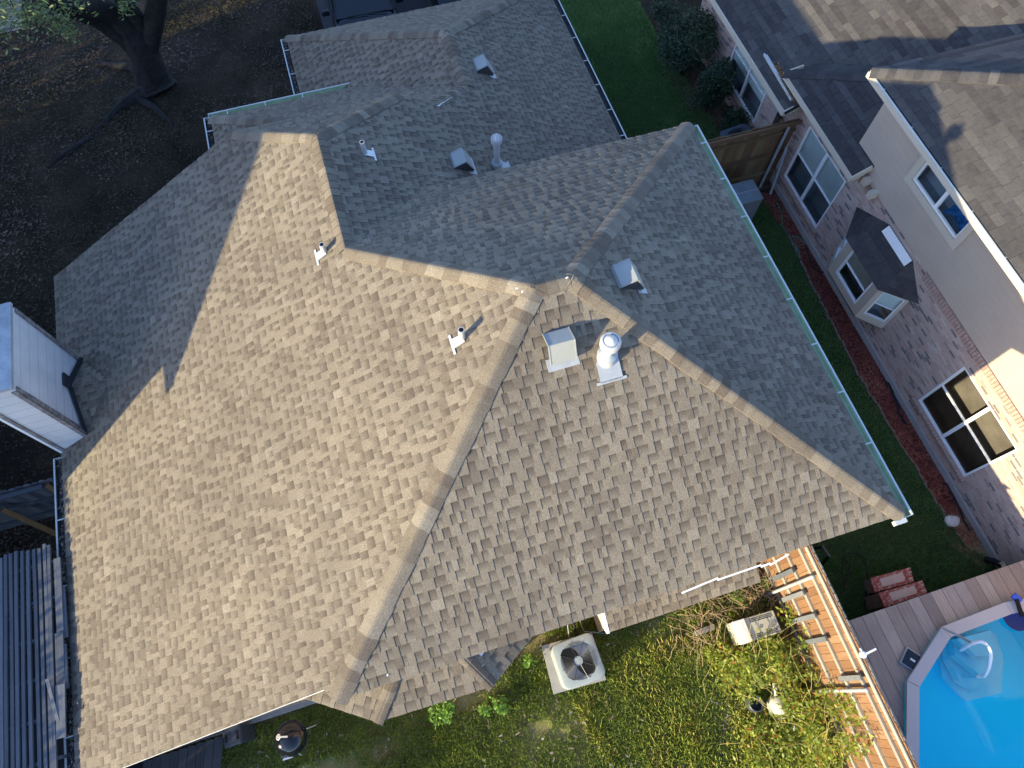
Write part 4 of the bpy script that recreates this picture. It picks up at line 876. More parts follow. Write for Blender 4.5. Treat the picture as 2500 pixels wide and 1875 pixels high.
# waste bin by the wall
wp = at(566, 1797, .9); wb = thing('waste_bin', 'small dark grey lidded bin standing against the brick wall beside the kettle grill', 'bin', (wp.x, wp.y, 0))
b = MB(); b.box((wp.x, wp.y, .42), (.26, .26, .84), taper=1.15); b.build('bin_body', K['plastic'], wb, bevel=.02)
b = MB(); b.box((wp.x, wp.y, .88), (.34, .32, .06), taper=.92); b.build('bin_lid', K['plastic'], wb, bevel=.015)
b = MB(); b.beam((wp.x-.06, wp.y-.1, .92), (wp.x+.08, wp.y-.1, .92), .03, .02); b.beam((wp.x-.06, wp.y+.1, .92), (wp.x+.08, wp.y+.1, .92), .03, .02); b.build('lid_clip', K['blackm'], wb)
# wooden deck corner
b = MB()
for k in range(9): 
    y = -6.95+k*.16; b.beam((-.95, y+.2+.10, .3), (1.6, y-.35+.1, .3), .15, .03)
tag(b.build('low_deck', K['dark_deck']), 'dark weathered plank deck corner below the left end of the back eave', 'deck')
# pergola
pg = thing('pergola', 'grey weathered slat pergola against the left eave of the tan house', 'pergola', (-2, -8, 0))
ys = [-7.70-.105*k for k in range(1, 9)]+[-7.72, -7.64, -7.56, -7.47, -7.37, -7.28, -7.18, -7.09, -7.0, -6.93]; ys = sorted(set(ys))
b = MB()
for i, y in enumerate(ys):
    xs = -4.66+rnd.uniform(-.05, .05); pts = []; x = xs; bow = rnd.uniform(-.02, .02); 
    k = 7; P_ = [Vector((xs+j*(3.2+4.0)/k, y+bow*math.sin(j/k*3.1)+rnd.uniform(-.004, .004), 2.6+rnd.uniform(-.006, .006))) for j in range(k+1)]
    tn = rnd.random()
    for p, q in zip(P_, P_[1:]): b.beam(p, q, .052, .04, tone=tn+rnd.uniform(-.08, .08))
b.build('slat', K['grey_wood'], pg)['kind'] = 'stuff' if False else 'part'
del pg.children[0]['kind']
b = MB()
for k in range(6): x = -4.4+k*.62; b.beam((x, -9.5, 2.50), (x+.06, -6.86, 2.50), .045, .14)
b.build('joist', K['grey_wood'], pg)
b = MB(); b.beam((-4.36, -6.80, 2.60), (-3.1, -6.79, 2.60), .11, .04, tone=.6); b.beam((-3.1, -6.80, 2.62), (-1.9, -6.83, 2.58), .13, .04, tone=.3); b.beam((-3.85, -6.74, 2.58), (-3.0, -6.72, 2.58), .07, .03, tone=.5); b.beam((-2.9, -6.74, 2.6), (-2.2, -6.73, 2.6), .06, .03, tone=.4); b.beam((-2.28, -6.79, 2.66), (-1.5, -6.83, 2.62), .14, .03, tone=.75)
b.build('edge_board', K['grey_wood'], pg)
b = MB(); b.beam((-2.42, -6.97, 2.70), (-1.75, -6.86, 2.64), .05, .02, tone=1); b.build('loose_slat', K['grey_wood'], pg)
for x in (-4.3, -1.2): b = MB(); b.box((x, -9.3, 1.22), (.09, .09, 2.44)); b.build('post', K['grey_wood'], pg)
sheet('patio', [(-4.8, -10), (2, -10), (2, -6.8), (-4.8, -6.8)], .003, simple('dark patio', (.03, .028, .027), .9, .1, 0, .4, 2, .3))
# left side fence seen from behind
lf = fence_line('side_fence', 'dark weathered dog ear fence with amber braces left of the tan house near the pergola', (-6.24, -10.5, 0), (-6.24, -6.95, 0), 1.82, (1, 0, 0), K['grey_wood'], rails=(.35, 1.0, 1.6), railmat=K['grey_wood'])
b = MB(); b.beam((-6.2, -7.45, 1.7), (-5.4, -7.05, .25), .09, .09); b.beam((-6.1, -8.5, 1.35), (-5.3, -7.6, .1), .1, .1); b.build('brace', K['orange_beam'], lf)
b = MB(); b.beam((-6.16, -10.5, 1.74), (-6.16, -7.5, 1.74), .09, .04); b.build('top_rail', K['grey_wood'], lf)

# pool equipment cabinet and pump among the weeds
g4 = [at(u, v, .62) for u, v in ((1790, 1518), (1884, 1490), (1907, 1543), (1815, 1573))]; gc = sum(g4, Vector())/4
ge = thing('equipment_cabinet', 'almond plastic pool equipment cabinet with vent slots overgrown at the fence', 'cabinet', (gc.x, gc.y, 0))
ax = (g4[1]-g4[0]).normalized(); ay = Vector((0, 0, 1)).cross(ax); RG = Matrix((ax, ay, Vector((0, 0, 1)))).transposed(); W_ = (g4[1]-g4[0]).length; D_0 = (g4[3]-g4[0]).length
b = MB(); b.box((gc.x, gc.y, .31), (W_, D_0, .6), RG, taper=.96); b.build('cabinet_body', K['gen'], ge, bevel=.02)
b = MB(); b.box(gc+ax*.02+Vector((0, 0, .005)), (W_*.98, D_0*.98, .05), RG); b.build('cabinet_lid', K['gen'], ge, bevel=.015)
b = MB(); b.box(gc-ax*W_*.40+Vector((0, 0, .02)), (W_*.3, D_0*1.0, .08), RG); b.build('control_panel', K['fascia'], ge, bevel=.012)
b = MB(); b.box(gc+ax*W_*.2+Vector((0, 0, .032)), (W_*.33, D_0*.5, .008), RG); b.build('access_cover', K['gen'], ge)
b = MB()
for sy in (-1, 1):
    for k in range(16):
        if sy == -1 and 5 < k < 8: continue
        for j in range(3): b.box(gc+ax*(-W_*.12+k*W_*.036)+ay*(sy*(D_0*.40-j*.028))+Vector((0, 0, .031)), (W_*.026, .018, .004), RG)
b.build('vent_slot', K['louver'], ge)
pu = at(1905, 1722, .35); pm = thing('pool_pump', 'black and white pool pump with white pipes half buried in weeds beside the fence', 'pump', (pu.x, pu.y, 0))
b = MB(); b.lathe((pu.x, pu.y, .0), [(.16, 0), (.17, .3), (.15, .36), (.001, .4)], 20); b.build('pump_basket', simple('cream plastic', (.62, .58, .48), .5, .3), pm, smooth=True)
b = MB(); b.tube([(pu.x-.02, pu.y+.1, .2), (pu.x+.1, pu.y+.45, .2)], .12, 14); b.build('pump_motor', K['blackm'], pm, smooth=True)
b = MB(); q = at(1845, 1718, .25); b.lathe((q.x, q.y, .0), [(.15, 0), (.15, .28), (.13, .3), (.11, .27), (.11, .1), (.001, .1)], 20); b.build('pump_housing', K['plastic'], pm, smooth=True)
b = MB(); 
for uv in (((1896, 1700, .3), (1893, 1680, .3), (1888, 1660, .15)), ((1895, 1752, .15), (1925, 1750, .15)), ((1934, 1760, .15), (1940, 1785, .1)), ((1795, 1612, .2), (1850, 1602, .2))): b.tube([at(*k_) for k_ in uv], .035, 8)
b.build('pump_pipe', K['white'], pm, smooth=True)

# vines, weeds, twigs
cen = []; 
for (u, v, z, ru, n) in ((1850, 1620, .55, .55, 900), (1900, 1600, .7, .5, 900), (1935, 1650, .6, .5, 800), (1800, 1650, .35, .5, 700), (1960, 1720, .5, .45, 650), (2000, 1790, .6, .45, 600), (1940, 1780, .3, .5, 600), (2040, 1700, 1.2, .35, 350), (2080, 1740, 1.5, .35, 300), (1990, 1560, .9, .35, 300), (1935, 1500, .8, .25, 160), (2080, 1820, 1.5, .3, 260), (1880, 1840, .3, .7, 600), (2000, 1850, .3, .5, 500), (1900, 1570, .3, .3, 260), (1760, 1600, .25, .35, 350)):
    p = at(u, v, z); cc = cloud(p, (ru, ru, max(.18, z*.45)), n, int(u+v)); cc = cc[(cc[:, 2] > .03) & (cc[:, 1] < FY-.06)]; cen.append(cc)
cen = np.concatenate(cen); V, Fq = leaves(cen, .075, .55, 3, .6); rr = np.random.default_rng(2)
vt = thing('vine_thicket', 'yellow green vine thicket spilling over the cabinet, pump and orange fence', 'vine', (2, 4.8, 0))
o = np_mesh('vine_leaves', V, Fq, K['vineleaf'], np.clip(rr.normal(.52, .24, len(Fq))+.15*(vnoise(cen[:, 0]+50, cen[:, 1]+50, .4, 4)-.5), 0, 1), vt)
b = MB()
for k in range(90):
    s_ = cen[rnd.randrange(len(cen))]; p = Vector(s_); pts = [p]; d = Vector((rnd.uniform(-1, 1), rnd.uniform(-.6, 1), rnd.uniform(-.2, .8))).normalized()
    for j in range(7): d = (d+Vector((rnd.gauss(0, .3), rnd.gauss(0, .3), rnd.gauss(-.06, .25)))).normalized(); p = p+d*.13; p.z = max(.03, p.z); p.y = min(FY-.05, p.y); pts.append(p.copy())
    b.tube(pts, .0045, 4, cap=False)
b.build('vine_stems', K['vine'], vt)
b = MB()
for k in range(230):
    u, v = rnd.choice(((1780, 1440), (1720, 1500), (1850, 1440), (1880, 1460), (1830, 1395), (1690, 1540), (1740, 1470), (1900, 1430))); p = at(u+rnd.gauss(0, 26), v+rnd.gauss(0, 20), rnd.uniform(.05, .5)); a = rnd.uniform(0, 6.3); pts = [p]; d = Vector((math.cos(a), math.sin(a), rnd.uniform(-.1, .5))).normalized()
    for j in range(6): d = (d+Vector((rnd.gauss(0, .25), rnd.gauss(0, .25), rnd.gauss(-.05, .2)))).normalized(); p = p+d*.09; p.z = max(.02, p.z); pts.append(p.copy())
    b.tube(pts, rnd.uniform(.003, .007), 4, cap=False)
tag(b.build('dead_brush', K['twig']), 'tangle of dry brown stems between the lean-to roof and the almond cabinet', 'brush', kind='stuff')
def weed(u, v, h, n, label, rad=.16, mat='weed', sz=.075, cat='weed'):
    p = at(u, v, h*.5); t = thing('leafy_weed', label, cat, (p.x, p.y, 0), 'bright weeds on the back lawn'); cc = cloud((p.x, p.y, h*.55), (rad, rad, h*.5), n, int(u)); V, Fq = leaves(cc, sz, .6, int(v), .7); np_mesh('foliage', V, Fq, K[mat], np.random.default_rng(int(u)).random(len(Fq)), t)
    b = MB(); 
    for k in range(5): b.tube([(p.x, p.y, 0), (p.x+rnd.gauss(0, rad*.4), p.y+rnd.gauss(0, rad*.4), h)], .004, 4, cap=False)
    b.build('stem', K['vine'], t)
weed(1080, 1745, .3, 260, 'bright green weed clump closest to the bay roof edge on the back lawn', .3); weed(1218, 1723, .3, 170, 'bright weed with broad leaves left of the air conditioner, further from the wall', .2); weed(1183, 1735, .22, 70, 'small bright weed just left of the broad leaved weed on the back lawn', .12)
weed(1289, 1609, .3, 60, 'pale yellow green sprig in the bare soil right beside the concrete pad', .12); weed(1800, 1455, .45, 170, 'bright green plant growing through the dry brush under the lean-to eave', .2); weed(1913, 1432, .7, 90, 'light green shoot in front of the steel fence post', .15); weed(1865, 1425, .5, 60, 'small green plant at the corner of the lean-to roof', .14)
b = MB(); q0, q1_ = at(1698, 1547, .12), at(1742, 1530, .12); b.beam(q0, q1_, .1, .09); tag(b.build('timber_block', K['pale_wood']), 'short pale timber block on the ground left of the almond cabinet', 'timber')

# grass
G = [blades('a', [(-.95, -6.4), (5.2, -6.4), (5.2, 5.5), (-.95, 5.5)], 3800, .065, .0085, K['grass_y'], 21, 1.0, .8, .30, bias=-.10)]
G[0].name = 'back_grass'; tag(G[0], kind='stuff'); 
o = blades('bright_grass', [(-.6, .9), (5.2, 2.0), (5.2, 5.4), (.6, 5.4), (-.3, 3.2)], 2600, .085, .009, K['grass_y'], 22, 1., .6, .36, bias=.16); tag(o, kind='stuff')
o = blades('side_grass', side_lawn, 3200, .07, .0085, K['grass_g'], 23, .7, 1.1, .12); tag(o, kind='stuff')
o = blades('front_grass', [(-24, -14), (-10.5, -14), (-10.5, -1.2), (-16.3, -1.2), (-16.3, -.2), (-24, -.2)], 230, .07, .012, K['grass_d'], 24, .9, 1.3, .42); tag(o, kind='stuff')
o = blades('leaf_litter', [(-24, -14), (-6.3, -14), (-6.3, -6.8), (-10.5, -6.8), (-10.5, -1.2), (-16.3, -1.2), (-16.3, -.2), (-24, -.2)], 110, .07, .025, K['deadleaf'], 25, 1, 1.5, .3, z=.01, flat=True, bias=-.22); tag(o, kind='stuff')
o = blades('lawn_leaves', [(-.9, -6.4), (5.2, -6.4), (5.2, 5.5), (-.9, 5.5)], 14, .06, .028, K['deadleaf'], 26, 1, 1.5, .2, z=.05, flat=True, bias=.2); tag(o, kind='stuff')
o = blades('patio_leaves', [(-6.3, -9.8), (-4.3, -9.8), (-4.3, -6.3), (-6.3, -6.3)], 420, .06, .03, K['deadleaf'], 27, 1, 1.5, .1, z=.01, flat=True); tag(o, kind='stuff')
o = blades('mulch_chips', bed, 900, .07, .014, K['mulchchip'], 28, 1, .8, .05, z=.015, flat=True); tag(o, kind='stuff')
o = blades('brown_chips', [(-15.3, 9.0), (-13.6, 9.2), (-12.1, 9.2), (-10.6, 9.35), (-9.75, 9.7), (-9.75, 10.4), (-15.3, 10.4)], 500, .07, .02, K['deadleaf'], 29, 1, .8, .05, z=.015, flat=True, bias=-.05); tag(o, kind='stuff')
o = blades('straw', [(-.65, 9.95), (-.3, 9.62), (.0, 9.66), (.25, 9.8), (.5, 10.0), (.62, 10.25), (.3, 10.36), (-.5, 10.36)], 900, .09, .006, K['straw'], 30, 1, .8, .05, z=.012, flat=True); tag(o, kind='stuff')

# ================================================================== SIDE YARD
gf = fence_line('gate_fence', 'mossy brown cedar fence with steel posts joining the two houses', (-9.98, 5.95, 0), (-9.98, YW-.02, 0), 2.2, (1, 0, 0), K['mossy'], rails=(.45, 1.15, 1.85), dog=False)
b = MB(); b.beam((-9.93, 5.95, 2.12), (-9.93, YW, 2.12), .05, .1); b.build('top_rail', K['mossy'], gf)
for y in (7.85, 9.95): b = MB(); b.tube([(-9.86, y, 0), (-9.86, y, 2.1)], .035, 12); b.build('steel_post', K['galv'], gf, smooth=True)
b = MB(); b.tube([(-9.80, 10.12, 1.5), (-9.55, 10.1, .03)], .035, 10); tag(b.build('loose_pipe', K['galv']), 'loose grey pipe leaning at the brick wall end of the mossy fence', 'pipe')
ac2 = condenser('air_conditioner', 'dark blue grey air conditioner behind the mossy fence at the brick wall', K['cond_dark'], .86, .8, 3, K['cond_dark']); ac2.location = (-10.9, 9.62, .04); ac2.rotation_euler = (0, 0, .1); ac2['group'] = ac['group'] = 'air conditioners'
b4 = [at(u, v, 1.15) for u, v in ((1770, 452), (1836, 435), (1866, 477), (1797, 500))]; bc = Vector((-9.05, 8.45, 0)); bt = thing('metal_box', 'grey galvanised metal box standing beside the right-hand gutter', 'metal box', bc)
K['boxm'] = simple('blue grey sheet', (.17, .205, .22), .5, .4, .2, .25, 4, .1)
b = MB(); b.box((-9.05, 8.42, .56), (.6, 1.35, 1.12)); b.build('box_body', K['boxm'], bt, bevel=.006); b = MB(); b.box((-9.05, 8.42, 1.13), (.64, 1.39, .03)); b.build('box_lid', K['boxm'], bt, bevel=.006); b = MB(); b.box((-9.05, 8.42, 1.148), (.02, 1.38, .008)); b.box((-9.05, 8.42, 1.149), (.63, .012, .006)); b.build('lid_seam', K['galv'], bt)
b = MB(); p = Vector((-10.62, 10.22, 0)); b.beam(p, p+Vector((0, .0, 2.3)), .14, .04, (0, 1, 0)); tag(b.build('leaning_board', simple('dark board', (.05, .04, .032), .9, .1)), 'dark upright board against the brick wall beside the first window', 'board')
# edging bricks of the mulch bed
b = MB(); 
for (xa, ya), (xb, yb_) in zip(list(zip(SX, SY))[2:6], list(zip(SX, SY))[3:7]):
    L = math.hypot(xb-xa, yb_-ya); n = int(L/.19)
    for k in range(n): t_ = (k+.5)/n; b.box((xa+(xb-xa)*t_, ya+(yb_-ya)*t_+rnd.gauss(0, .012), .02), (.17, .05, .06), Matrix.Rotation(math.atan2(yb_-ya, xb-xa)+rnd.gauss(0, .06), 3, 'Z'))
tag(b.build('bed_edging', K['edging']), 'low brown edging strip between the side lawn and the red mulch', 'edging')
hp_ = [at(*p, .03) for p in ((1896, 494), (1903, 506), (1909, 525), (1909, 550))]; b = MB(); b.tube(hp_, .014, 6); hp2 = [at(*p, .03) for p in ((1935, 575), (1950, 579), (1960, 587), (1966, 598))]; b.tube([hp_[-1]]+[Vector((-7.6, 9.98, .02))]+hp2, .012, 6); tag(b.build('garden_hose', K['hose']), 'green hose surfacing in the red mulch below the second brick wall window', 'hose')
b = MB(); b.tube([at(*p, .04) for p in ((1966, 598), (1975, 625), (1982, 650), (2000, 664), (2018, 664), (2023, 652))], .018, 6); tag(b.build('black_cable', K['cable']), 'black cable curving through the mulch below the bay window', 'cable')
b = MB(); b.tube([at(*p, .04) for p in ((2158, 905), (2168, 925), (2175, 950), (2190, 985), (2195, 1010), (2210, 1035))], .025, 6); b.tube([at(*p, .04) for p in ((2163, 930), (2185, 960), (2203, 968))], .012, 5); tag(b.build('black_hose', K['cable']), 'black soaker hose lying in the mulch below the large lower window', 'hose')
b = MB(); b.tube([at(*p, .03) for p in ((2310, 1180), (2330, 1215), (2345, 1250), (2352, 1270), (2368, 1296))], .02, 6); tag(b.build('drain_hose', K['cable']), 'thin black hose along the brick wall beside the white rock', 'hose')
q = at(2327, 1271, .1); b = MB(); rows = []
for i in range(7):
    th = math.pi*i/6; rows.append([(q.x+.13*math.sin(th)*math.cos(a*math.pi/6)*(1+.12*math.sin(a*2.1)), q.y+.17*math.sin(th)*math.sin(a*math.pi/6)*(1+.1*math.cos(a*1.3+i)), .06+.09*math.cos(th)) for a in range(12)])
b.grid(rows); tag(b.build('rock', K['rock'], smooth=True), 'pale rounded rock at the end of the red mulch bed', 'rock')
b = MB(); b.tube([at(*p, .06) for p in ((2060, 1440), (2075, 1380), (2060, 1365), (2070, 1352), (2095, 1350), (2110, 1362), (2117, 1390), (2118, 1430), (2110, 1480))], .012, 6); b.tube([at(*p, .06) for p in ((2060, 1440), (2057, 1400), (2060, 1365)) ], .012, 6)
tag(b.build('looped_cable', K['cable']), 'thin black cable looped on the grass between fence and red steps', 'cable')
q = at(2003, 1338, .4); b = MB(); b.tube([(q.x-.05, q.y, .1), (q.x, q.y, .5), (q.x+.2, q.y+.02, .55), (q.x+.28, q.y+.03, .1)], .035, 8); tag(b.build('drain_elbow', K['enamel'], smooth=True), 'black plastic pipe elbow on the grass behind the orange fence top', 'pipe')
# shrubs
def shrub(u, v, z, rad, n, label, seed, sz=.07):
    p = at(u, v, z); t = thing('holly_bush', label, 'bush', (p.x, p.y, 0), 'bushes along the brick wall'); cc = cloud((p.x, p.y, z*.8), (rad[0], rad[1], z*.62), n, seed, .35, 20); cc = cc[(cc[:, 2] > .05) & (cc[:, 1] < YW-.02)]
    V, Fq = leaves(cc, sz, .6, seed, .55); np_mesh('foliage', V, Fq, K['bushleaf'], np.random.default_rng(seed).beta(2, 3, len(Fq)), t)
    b = MB()
    for k in range(6): a = rnd.uniform(0, 6.3); b.tube([(p.x, p.y, 0), (p.x+.3*rad[0]*math.cos(a), p.y+.3*rad[1]*math.sin(a), z*.5), (p.x+.6*rad[0]*math.cos(a+.3), p.y+.6*rad[1]*math.sin(a+.3), z*.95)], [.02, .014, .006], 5)
    b.build('branch', K['bark'], t)
shrub(1690, 90, 1.3, (1.15, .95), 7000, 'largest dark green holly bush, farthest along the brick wall', 31); shrub(1640, 35, 1.0, (.9, .8), 4500, 'olive green bush at the top edge beside the lawn', 32); shrub(1752, 183, 1.25, (.72, .66), 5200, 'rounded dark holly bush in front of the first brick wall window', 33); shrub(1800, 285, .6, (.5, .45), 1500, 'low leafy bush between the first window and the dark air conditioner', 34)
# deck, steps, pool
dk = thing('pool_deck', 'raised grey brown plank deck around the blue pool', 'deck', (2, 8, 0)); dz = 1.15; xf = .62; b = MB()
outer = [(1.50, 9.9), (1.19, 9.23), (1.20, 7.86), (1.80, 6.78), (4.2, 5.95)]
y = 5.75
def pool_x(y):    # x of the pool edge for a given y
    for (xa, ya), (xb, yb_) in zip(PO, PO[1:]):
        if min(ya, yb_) <= y <= max(ya, yb_): return xa+(xb-xa)*(y-ya)/(yb_-ya)
    return 6.5
PO = [at(u, v, 1.28) for u, v in ((2500, 1462), (2455, 1470), (2300, 1530), (2215, 1662), (2212, 1875))]; PO = [(p.x, p.y) for p in PO]; PO = [(PO[0][0]+.35, PO[0][1]+1.0)]+PO+[(PO[-1][0]+1.0, PO[-1][1]-.12), (PO[-1][0]+2.2, PO[-1][1]+.2)]
while y < 10.2:
    x1_ = min(6.5, max(pool_x(min(y+.12, 10.0)), pool_x(y-.12) if y > 5.9 else 6.5)+.05) if y > 5.86 else 6.5
    b.box(((xf+x1_)/2, y, dz), (x1_-xf, .232, .035), tone=rnd.random()); y += .24
b.build('board_panel', K['deck'], dk)
b = MB(); b.box((xf+.03, 7.9, dz-.12), (.04, 4.4, .2)); 
for y in (5.9, 7.3, 8.7, 10.0): b.box((xf+.12, y, dz/2-.05), (.09, .09, dz-.1))
b.build('deck_frame', K['step_side'], dk)
for i, (P4_, z, lab) in enumerate(((((2125, 1411), (2222, 1385), (2232, 1420), (2136, 1446)), .42, 'lower worn red step with a bare wood centre, farther from the pool deck'), (((2145, 1447), (2252, 1417), (2264, 1448), (2160, 1482)), .74, 'upper worn red step touching the edge of the pool deck'))):
    pp_ = [at(u, v, z) for u, v in P4_]; t = thing('wooden_step', lab, 'step', (pp_[0].x, pp_[0].y, 0), 'red steps up to the pool deck'); b = MB()
    b.face(pp_, 1-i*.0, [(0, 0), (1, 0), (1, .5), (0, .5)]); n_ = 3
    e = [[p.lerp(sum(pp_, Vector())/4, .42)+Vector((0, 0, .002)) for p in pp_]]; b.t[-1] = .18
    b.face(e[0], .55); b.poly_slab([p-Vector((0, 0, .002)) for p in pp_], (0, 0, -.05), .2); b.build('tread', K['red_step'], t); c = MB(); ins = [p.lerp(sum(pp_, Vector())/4, .06)-Vector((0, 0, .05)) for p in pp_]; c.poly_slab(ins, (0, 0, -z+.06)); c.build('riser', K['step_side'], t)
b = MB(); m0, m1 = at(2028, 1414, 1.6), at(2084, 1516, 1.25); b.poly_slab([(m0.x-.02, 5.72, .2), (m0.x-.02, 5.72, 1.75), (m0.x+.12, 5.78, 1.9), (m1.x+.25, 5.80, 1.6), (m1.x+.25, 5.80, .2)], (0, .02, 0)); b.poly_slab([(m0.x+.02, 5.66, 1.78), (m0.x+.1, 5.86, 1.78), (m1.x+.1, 5.86, 1.25), (m1.x, 5.66, 1.25)], (0, 0, -.02)); tag(b.build('maroon_board', K['maroon']), 'flat maroon board behind the top of the orange fence', 'board')
pl = thing('swimming_pool', 'above ground pool with pale coping and bright blue water in the lower right corner', 'pool', (3.5, 8, 0))
mid = Vector((4.2, 8.6, 0)); cz_ = 1.28; b = MB(); O_ = [Vector((x, y, cz_)) for x, y in PO]; I_ = []
for i, p in enumerate(O_):
    d1 = (O_[min(i+1, len(O_)-1)]-O_[max(i-1, 0)]); nn = Vector((d1.y, -d1.x, 0)).normalized(); 
    if nn.dot(mid-p) < 0: nn = -nn
    I_.append(p+nn*.215)
for i in range(len(O_)-1):
    e = .004; b.poly_slab([O_[i].lerp(O_[i+1], e), O_[i+1].lerp(O_[i], e), I_[i+1].lerp(I_[i], e), I_[i].lerp(I_[i+1], e)], (0, 0, -.05), rnd.random())
b.build('coping', K['coping'], pl)
wz = 1.13; b = MB(); Wp = [p+(mid-p)*.0 for p in I_]; far = [Vector((6.8, 6.2, 0)), Vector((7.2, 11.5, 0)), Vector((2.2, 11.8, 0))]
ring = [Vector((p.x, p.y, 0)) for p in I_[:-1]]+far
b.face([(p.x, p.y, wz) for p in ring]); b.build('water', K['water'], pl)
b = MB(); b.face([(p.x, p.y, .12) for p in ring])
for i in range(len(I_)-2): p, q = I_[i], I_[i+1]; b.face([(p.x, p.y, .12), (q.x, q.y, .12), (q.x, q.y, 1.26), (p.x, p.y, 1.26)]); b.face([(O_[i].x+.02, O_[i].y, 0), (O_[i+1].x+.02, O_[i+1].y, 0), (O_[i+1].x+.02, O_[i+1].y, 1.22), (O_[i].x+.02, O_[i].y, 1.22)])
b.build('liner', K['liner'], pl)
stp = thing('pool_steps', 'submerged pale blue pool steps with a curved white handrail', 'steps', (2.2, 8, 0))
for zi, pts in ((.98, ((2335, 1560), (2418, 1538), (2435, 1580), (2428, 1600), (2385, 1602))), (.72, ((2328, 1560), (2332, 1600), (2392, 1648), (2440, 1632), (2448, 1600), (2430, 1545))), (.45, ((2315, 1575), (2315, 1610), (2345, 1665), (2375, 1682), (2440, 1668), (2450, 1620), (2425, 1560))), (.2, ((2295, 1600), (2300, 1650), (2340, 1695), (2362, 1712), (2445, 1692), (2450, 1610), (2400, 1560)))):
    b = MB(); b.poly_slab([at(u, v, zi) for u, v in pts], (0, 0, -.2)); b.build('tread', K['poolstep'], stp)
b = MB(); hr = [at(2345, 1588, 1.1), at(2372, 1572, 1.75), at(2395, 1567, 1.95), at(2412, 1578, 2.0), at(2419, 1600, 1.95), at(2414, 1630, 1.75), at(2405, 1648, 1.5), at(2395, 1652, 1.2), at(2340, 1650, .8)]
sm = []
for i in range(len(hr)-1):
    for k in range(5):
        t_ = k/5; p0 = hr[max(i-1, 0)]; p1_, p2 = hr[i], hr[i+1]; p3 = hr[min(i+2, len(hr)-1)]; sm.append(.5*((2*p1_)+(p2-p0)*t_+(2*p0-5*p1_+4*p2-p3)*t_*t_+(3*p1_-p0-3*p2+p3)*t_**3))
b.tube(sm, .028, 10); b.build('handrail', K['rail_white'], stp, smooth=True)
b = MB(); b.tube([at(2302, 1533, 1.32), at(2340, 1552, 1.45), at(2372, 1570, 1.75)], .024, 8); b.build('rail_strut', K['galv'], stp, smooth=True)
sk = at(2226, 1612, 1.2); e1 = (at(2250, 1610, 1.2)-at(2212, 1585, 1.2)).normalized(); e2 = Vector((0, 0, 1)).cross(e1); RS = Matrix((e1, e2, Vector((0, 0, 1)))).transposed(); st = thing('skimmer_box', 'black lidded skimmer tray set in the pool deck boards', 'skimmer', (sk.x, sk.y, dz))
b = MB(); b.box(sk, (.34, .34, .04), RS); b.build('rim', K['galv'], st, bevel=.02); b = MB(); b.box(sk+Vector((0, 0, .022)), (.29, .29, .015), RS); b.build('lid', K['enamel'], st, bevel=.006); b = MB(); b.box(sk+Vector((0, 0, .034)), (.09, .035, .008), RS); b.build('label_plate', K['alu'], st)
vn = thing('leaf_net', 'navy pool net with a bright blue clip resting on the coping', 'net', (1.5, 9.4, 1.3)); b = MB(); n0 = at(2485, 1505, 1.25); b.lathe((n0.x, n0.y, 1.18), [(.001, -.03), (.18, -.02), (.24, .02), (.25, .02)], 24); b.build('mesh_bag', K['navy'], vn, smooth=True)
b = MB(); b.beam(at(2481, 1462, 1.36), at(2496, 1505, 1.32), .07, .03); b.build('net_handle', K['blackm'], vn); b = MB(); q = at(2482, 1461, 1.34); b.box(q, (.16, .13, .05), Matrix.Rotation(.3, 3, 'Z')); b.build('clip', simple('bright blue clip', (.01, .09, .55), .4, .4), vn, bevel=.01)

# ================================================================== FRONT YARD: oak, vehicles
ok = thing('oak_tree', 'dark oak with a leaning trunk and spreading surface roots in the front yard', 'tree', at(372, 205, 0)); b = MB()
def limb(nodes, name='limb', parent=ok, n=12, mat='bark'):
    P = [at(u, v, z) for u, v, z, r in nodes]; Rr = [k[3] for k in nodes]; Q = []; RQ_ = []
    for i in range(len(P)-1):
        for k in range(4):
            t_ = k/4; p0 = P[max(i-1, 0)]; a_, c_ = P[i], P[i+1]; p3 = P[min(i+2, len(P)-1)]; Q.append(.5*((2*a_)+(c_-p0)*t_+(2*p0-5*a_+4*c_-p3)*t_*t_+(3*a_-p0-3*c_+p3)*t_**3)); RQ_.append(Rr[i]+(Rr[i+1]-Rr[i])*t_)
    Q.append(P[-1]); RQ_.append(Rr[-1]); b = MB(); b.tube(Q, RQ_, n, wob=.05); return b.build(name, K[mat], parent, smooth=True)
limb([(384, 218, -.1, .62), (372, 196, .15, .50), (358, 150, .8, .42), (335, 100, 1.5, .40), (305, 55, 2.1, .34), (262, 25, 2.7, .28), (215, 15, 3.4, .25), (150, -5, 4.4, .2), (60, -60, 5.5, .15)], 'trunk')
limb([(352, 145, .9, .26), (318, 105, 1.5, .26), (275, 72, 2.0, .24), (228, 42, 2.6, .22), (190, 30, 3.2, .2), (120, 5, 4.0, .16), (40, -40, 5, .1)])
limb([(362, 120, 1.2, .26), (372, 70, 1.9, .25), (380, 30, 2.5, .24), (388, -15, 3.3, .2), (400, -90, 4.6, .15)])
limb([(345, 60, 2.0, .22), (310, 10, 2.8, .2), (270, -40, 3.8, .15)])
for nd in ([(372, 215, .1, .3), (340, 232, .06, .2), (300, 255, .02, .14), (265, 290, -.02, .1), (225, 335, -.04, .07)], [(350, 225, .08, .16), (340, 240, .05, .12), (375, 262, .02, .10), (405, 290, 0, .08), (425, 308, -.04, .05)], [(360, 180, .15, .22), (320, 165, .06, .13), (270, 160, .0, .09), (225, 152, -.04, .06)], [(225, 335, -.02, .09), (180, 362, 0, .08), (140, 390, -.02, .06), (100, 425, -.04, .04)], [(395, 190, .1, .25), (410, 200, 0, .15), (425, 208, -.06, .08)]): limb(nd, 'root', n=8)
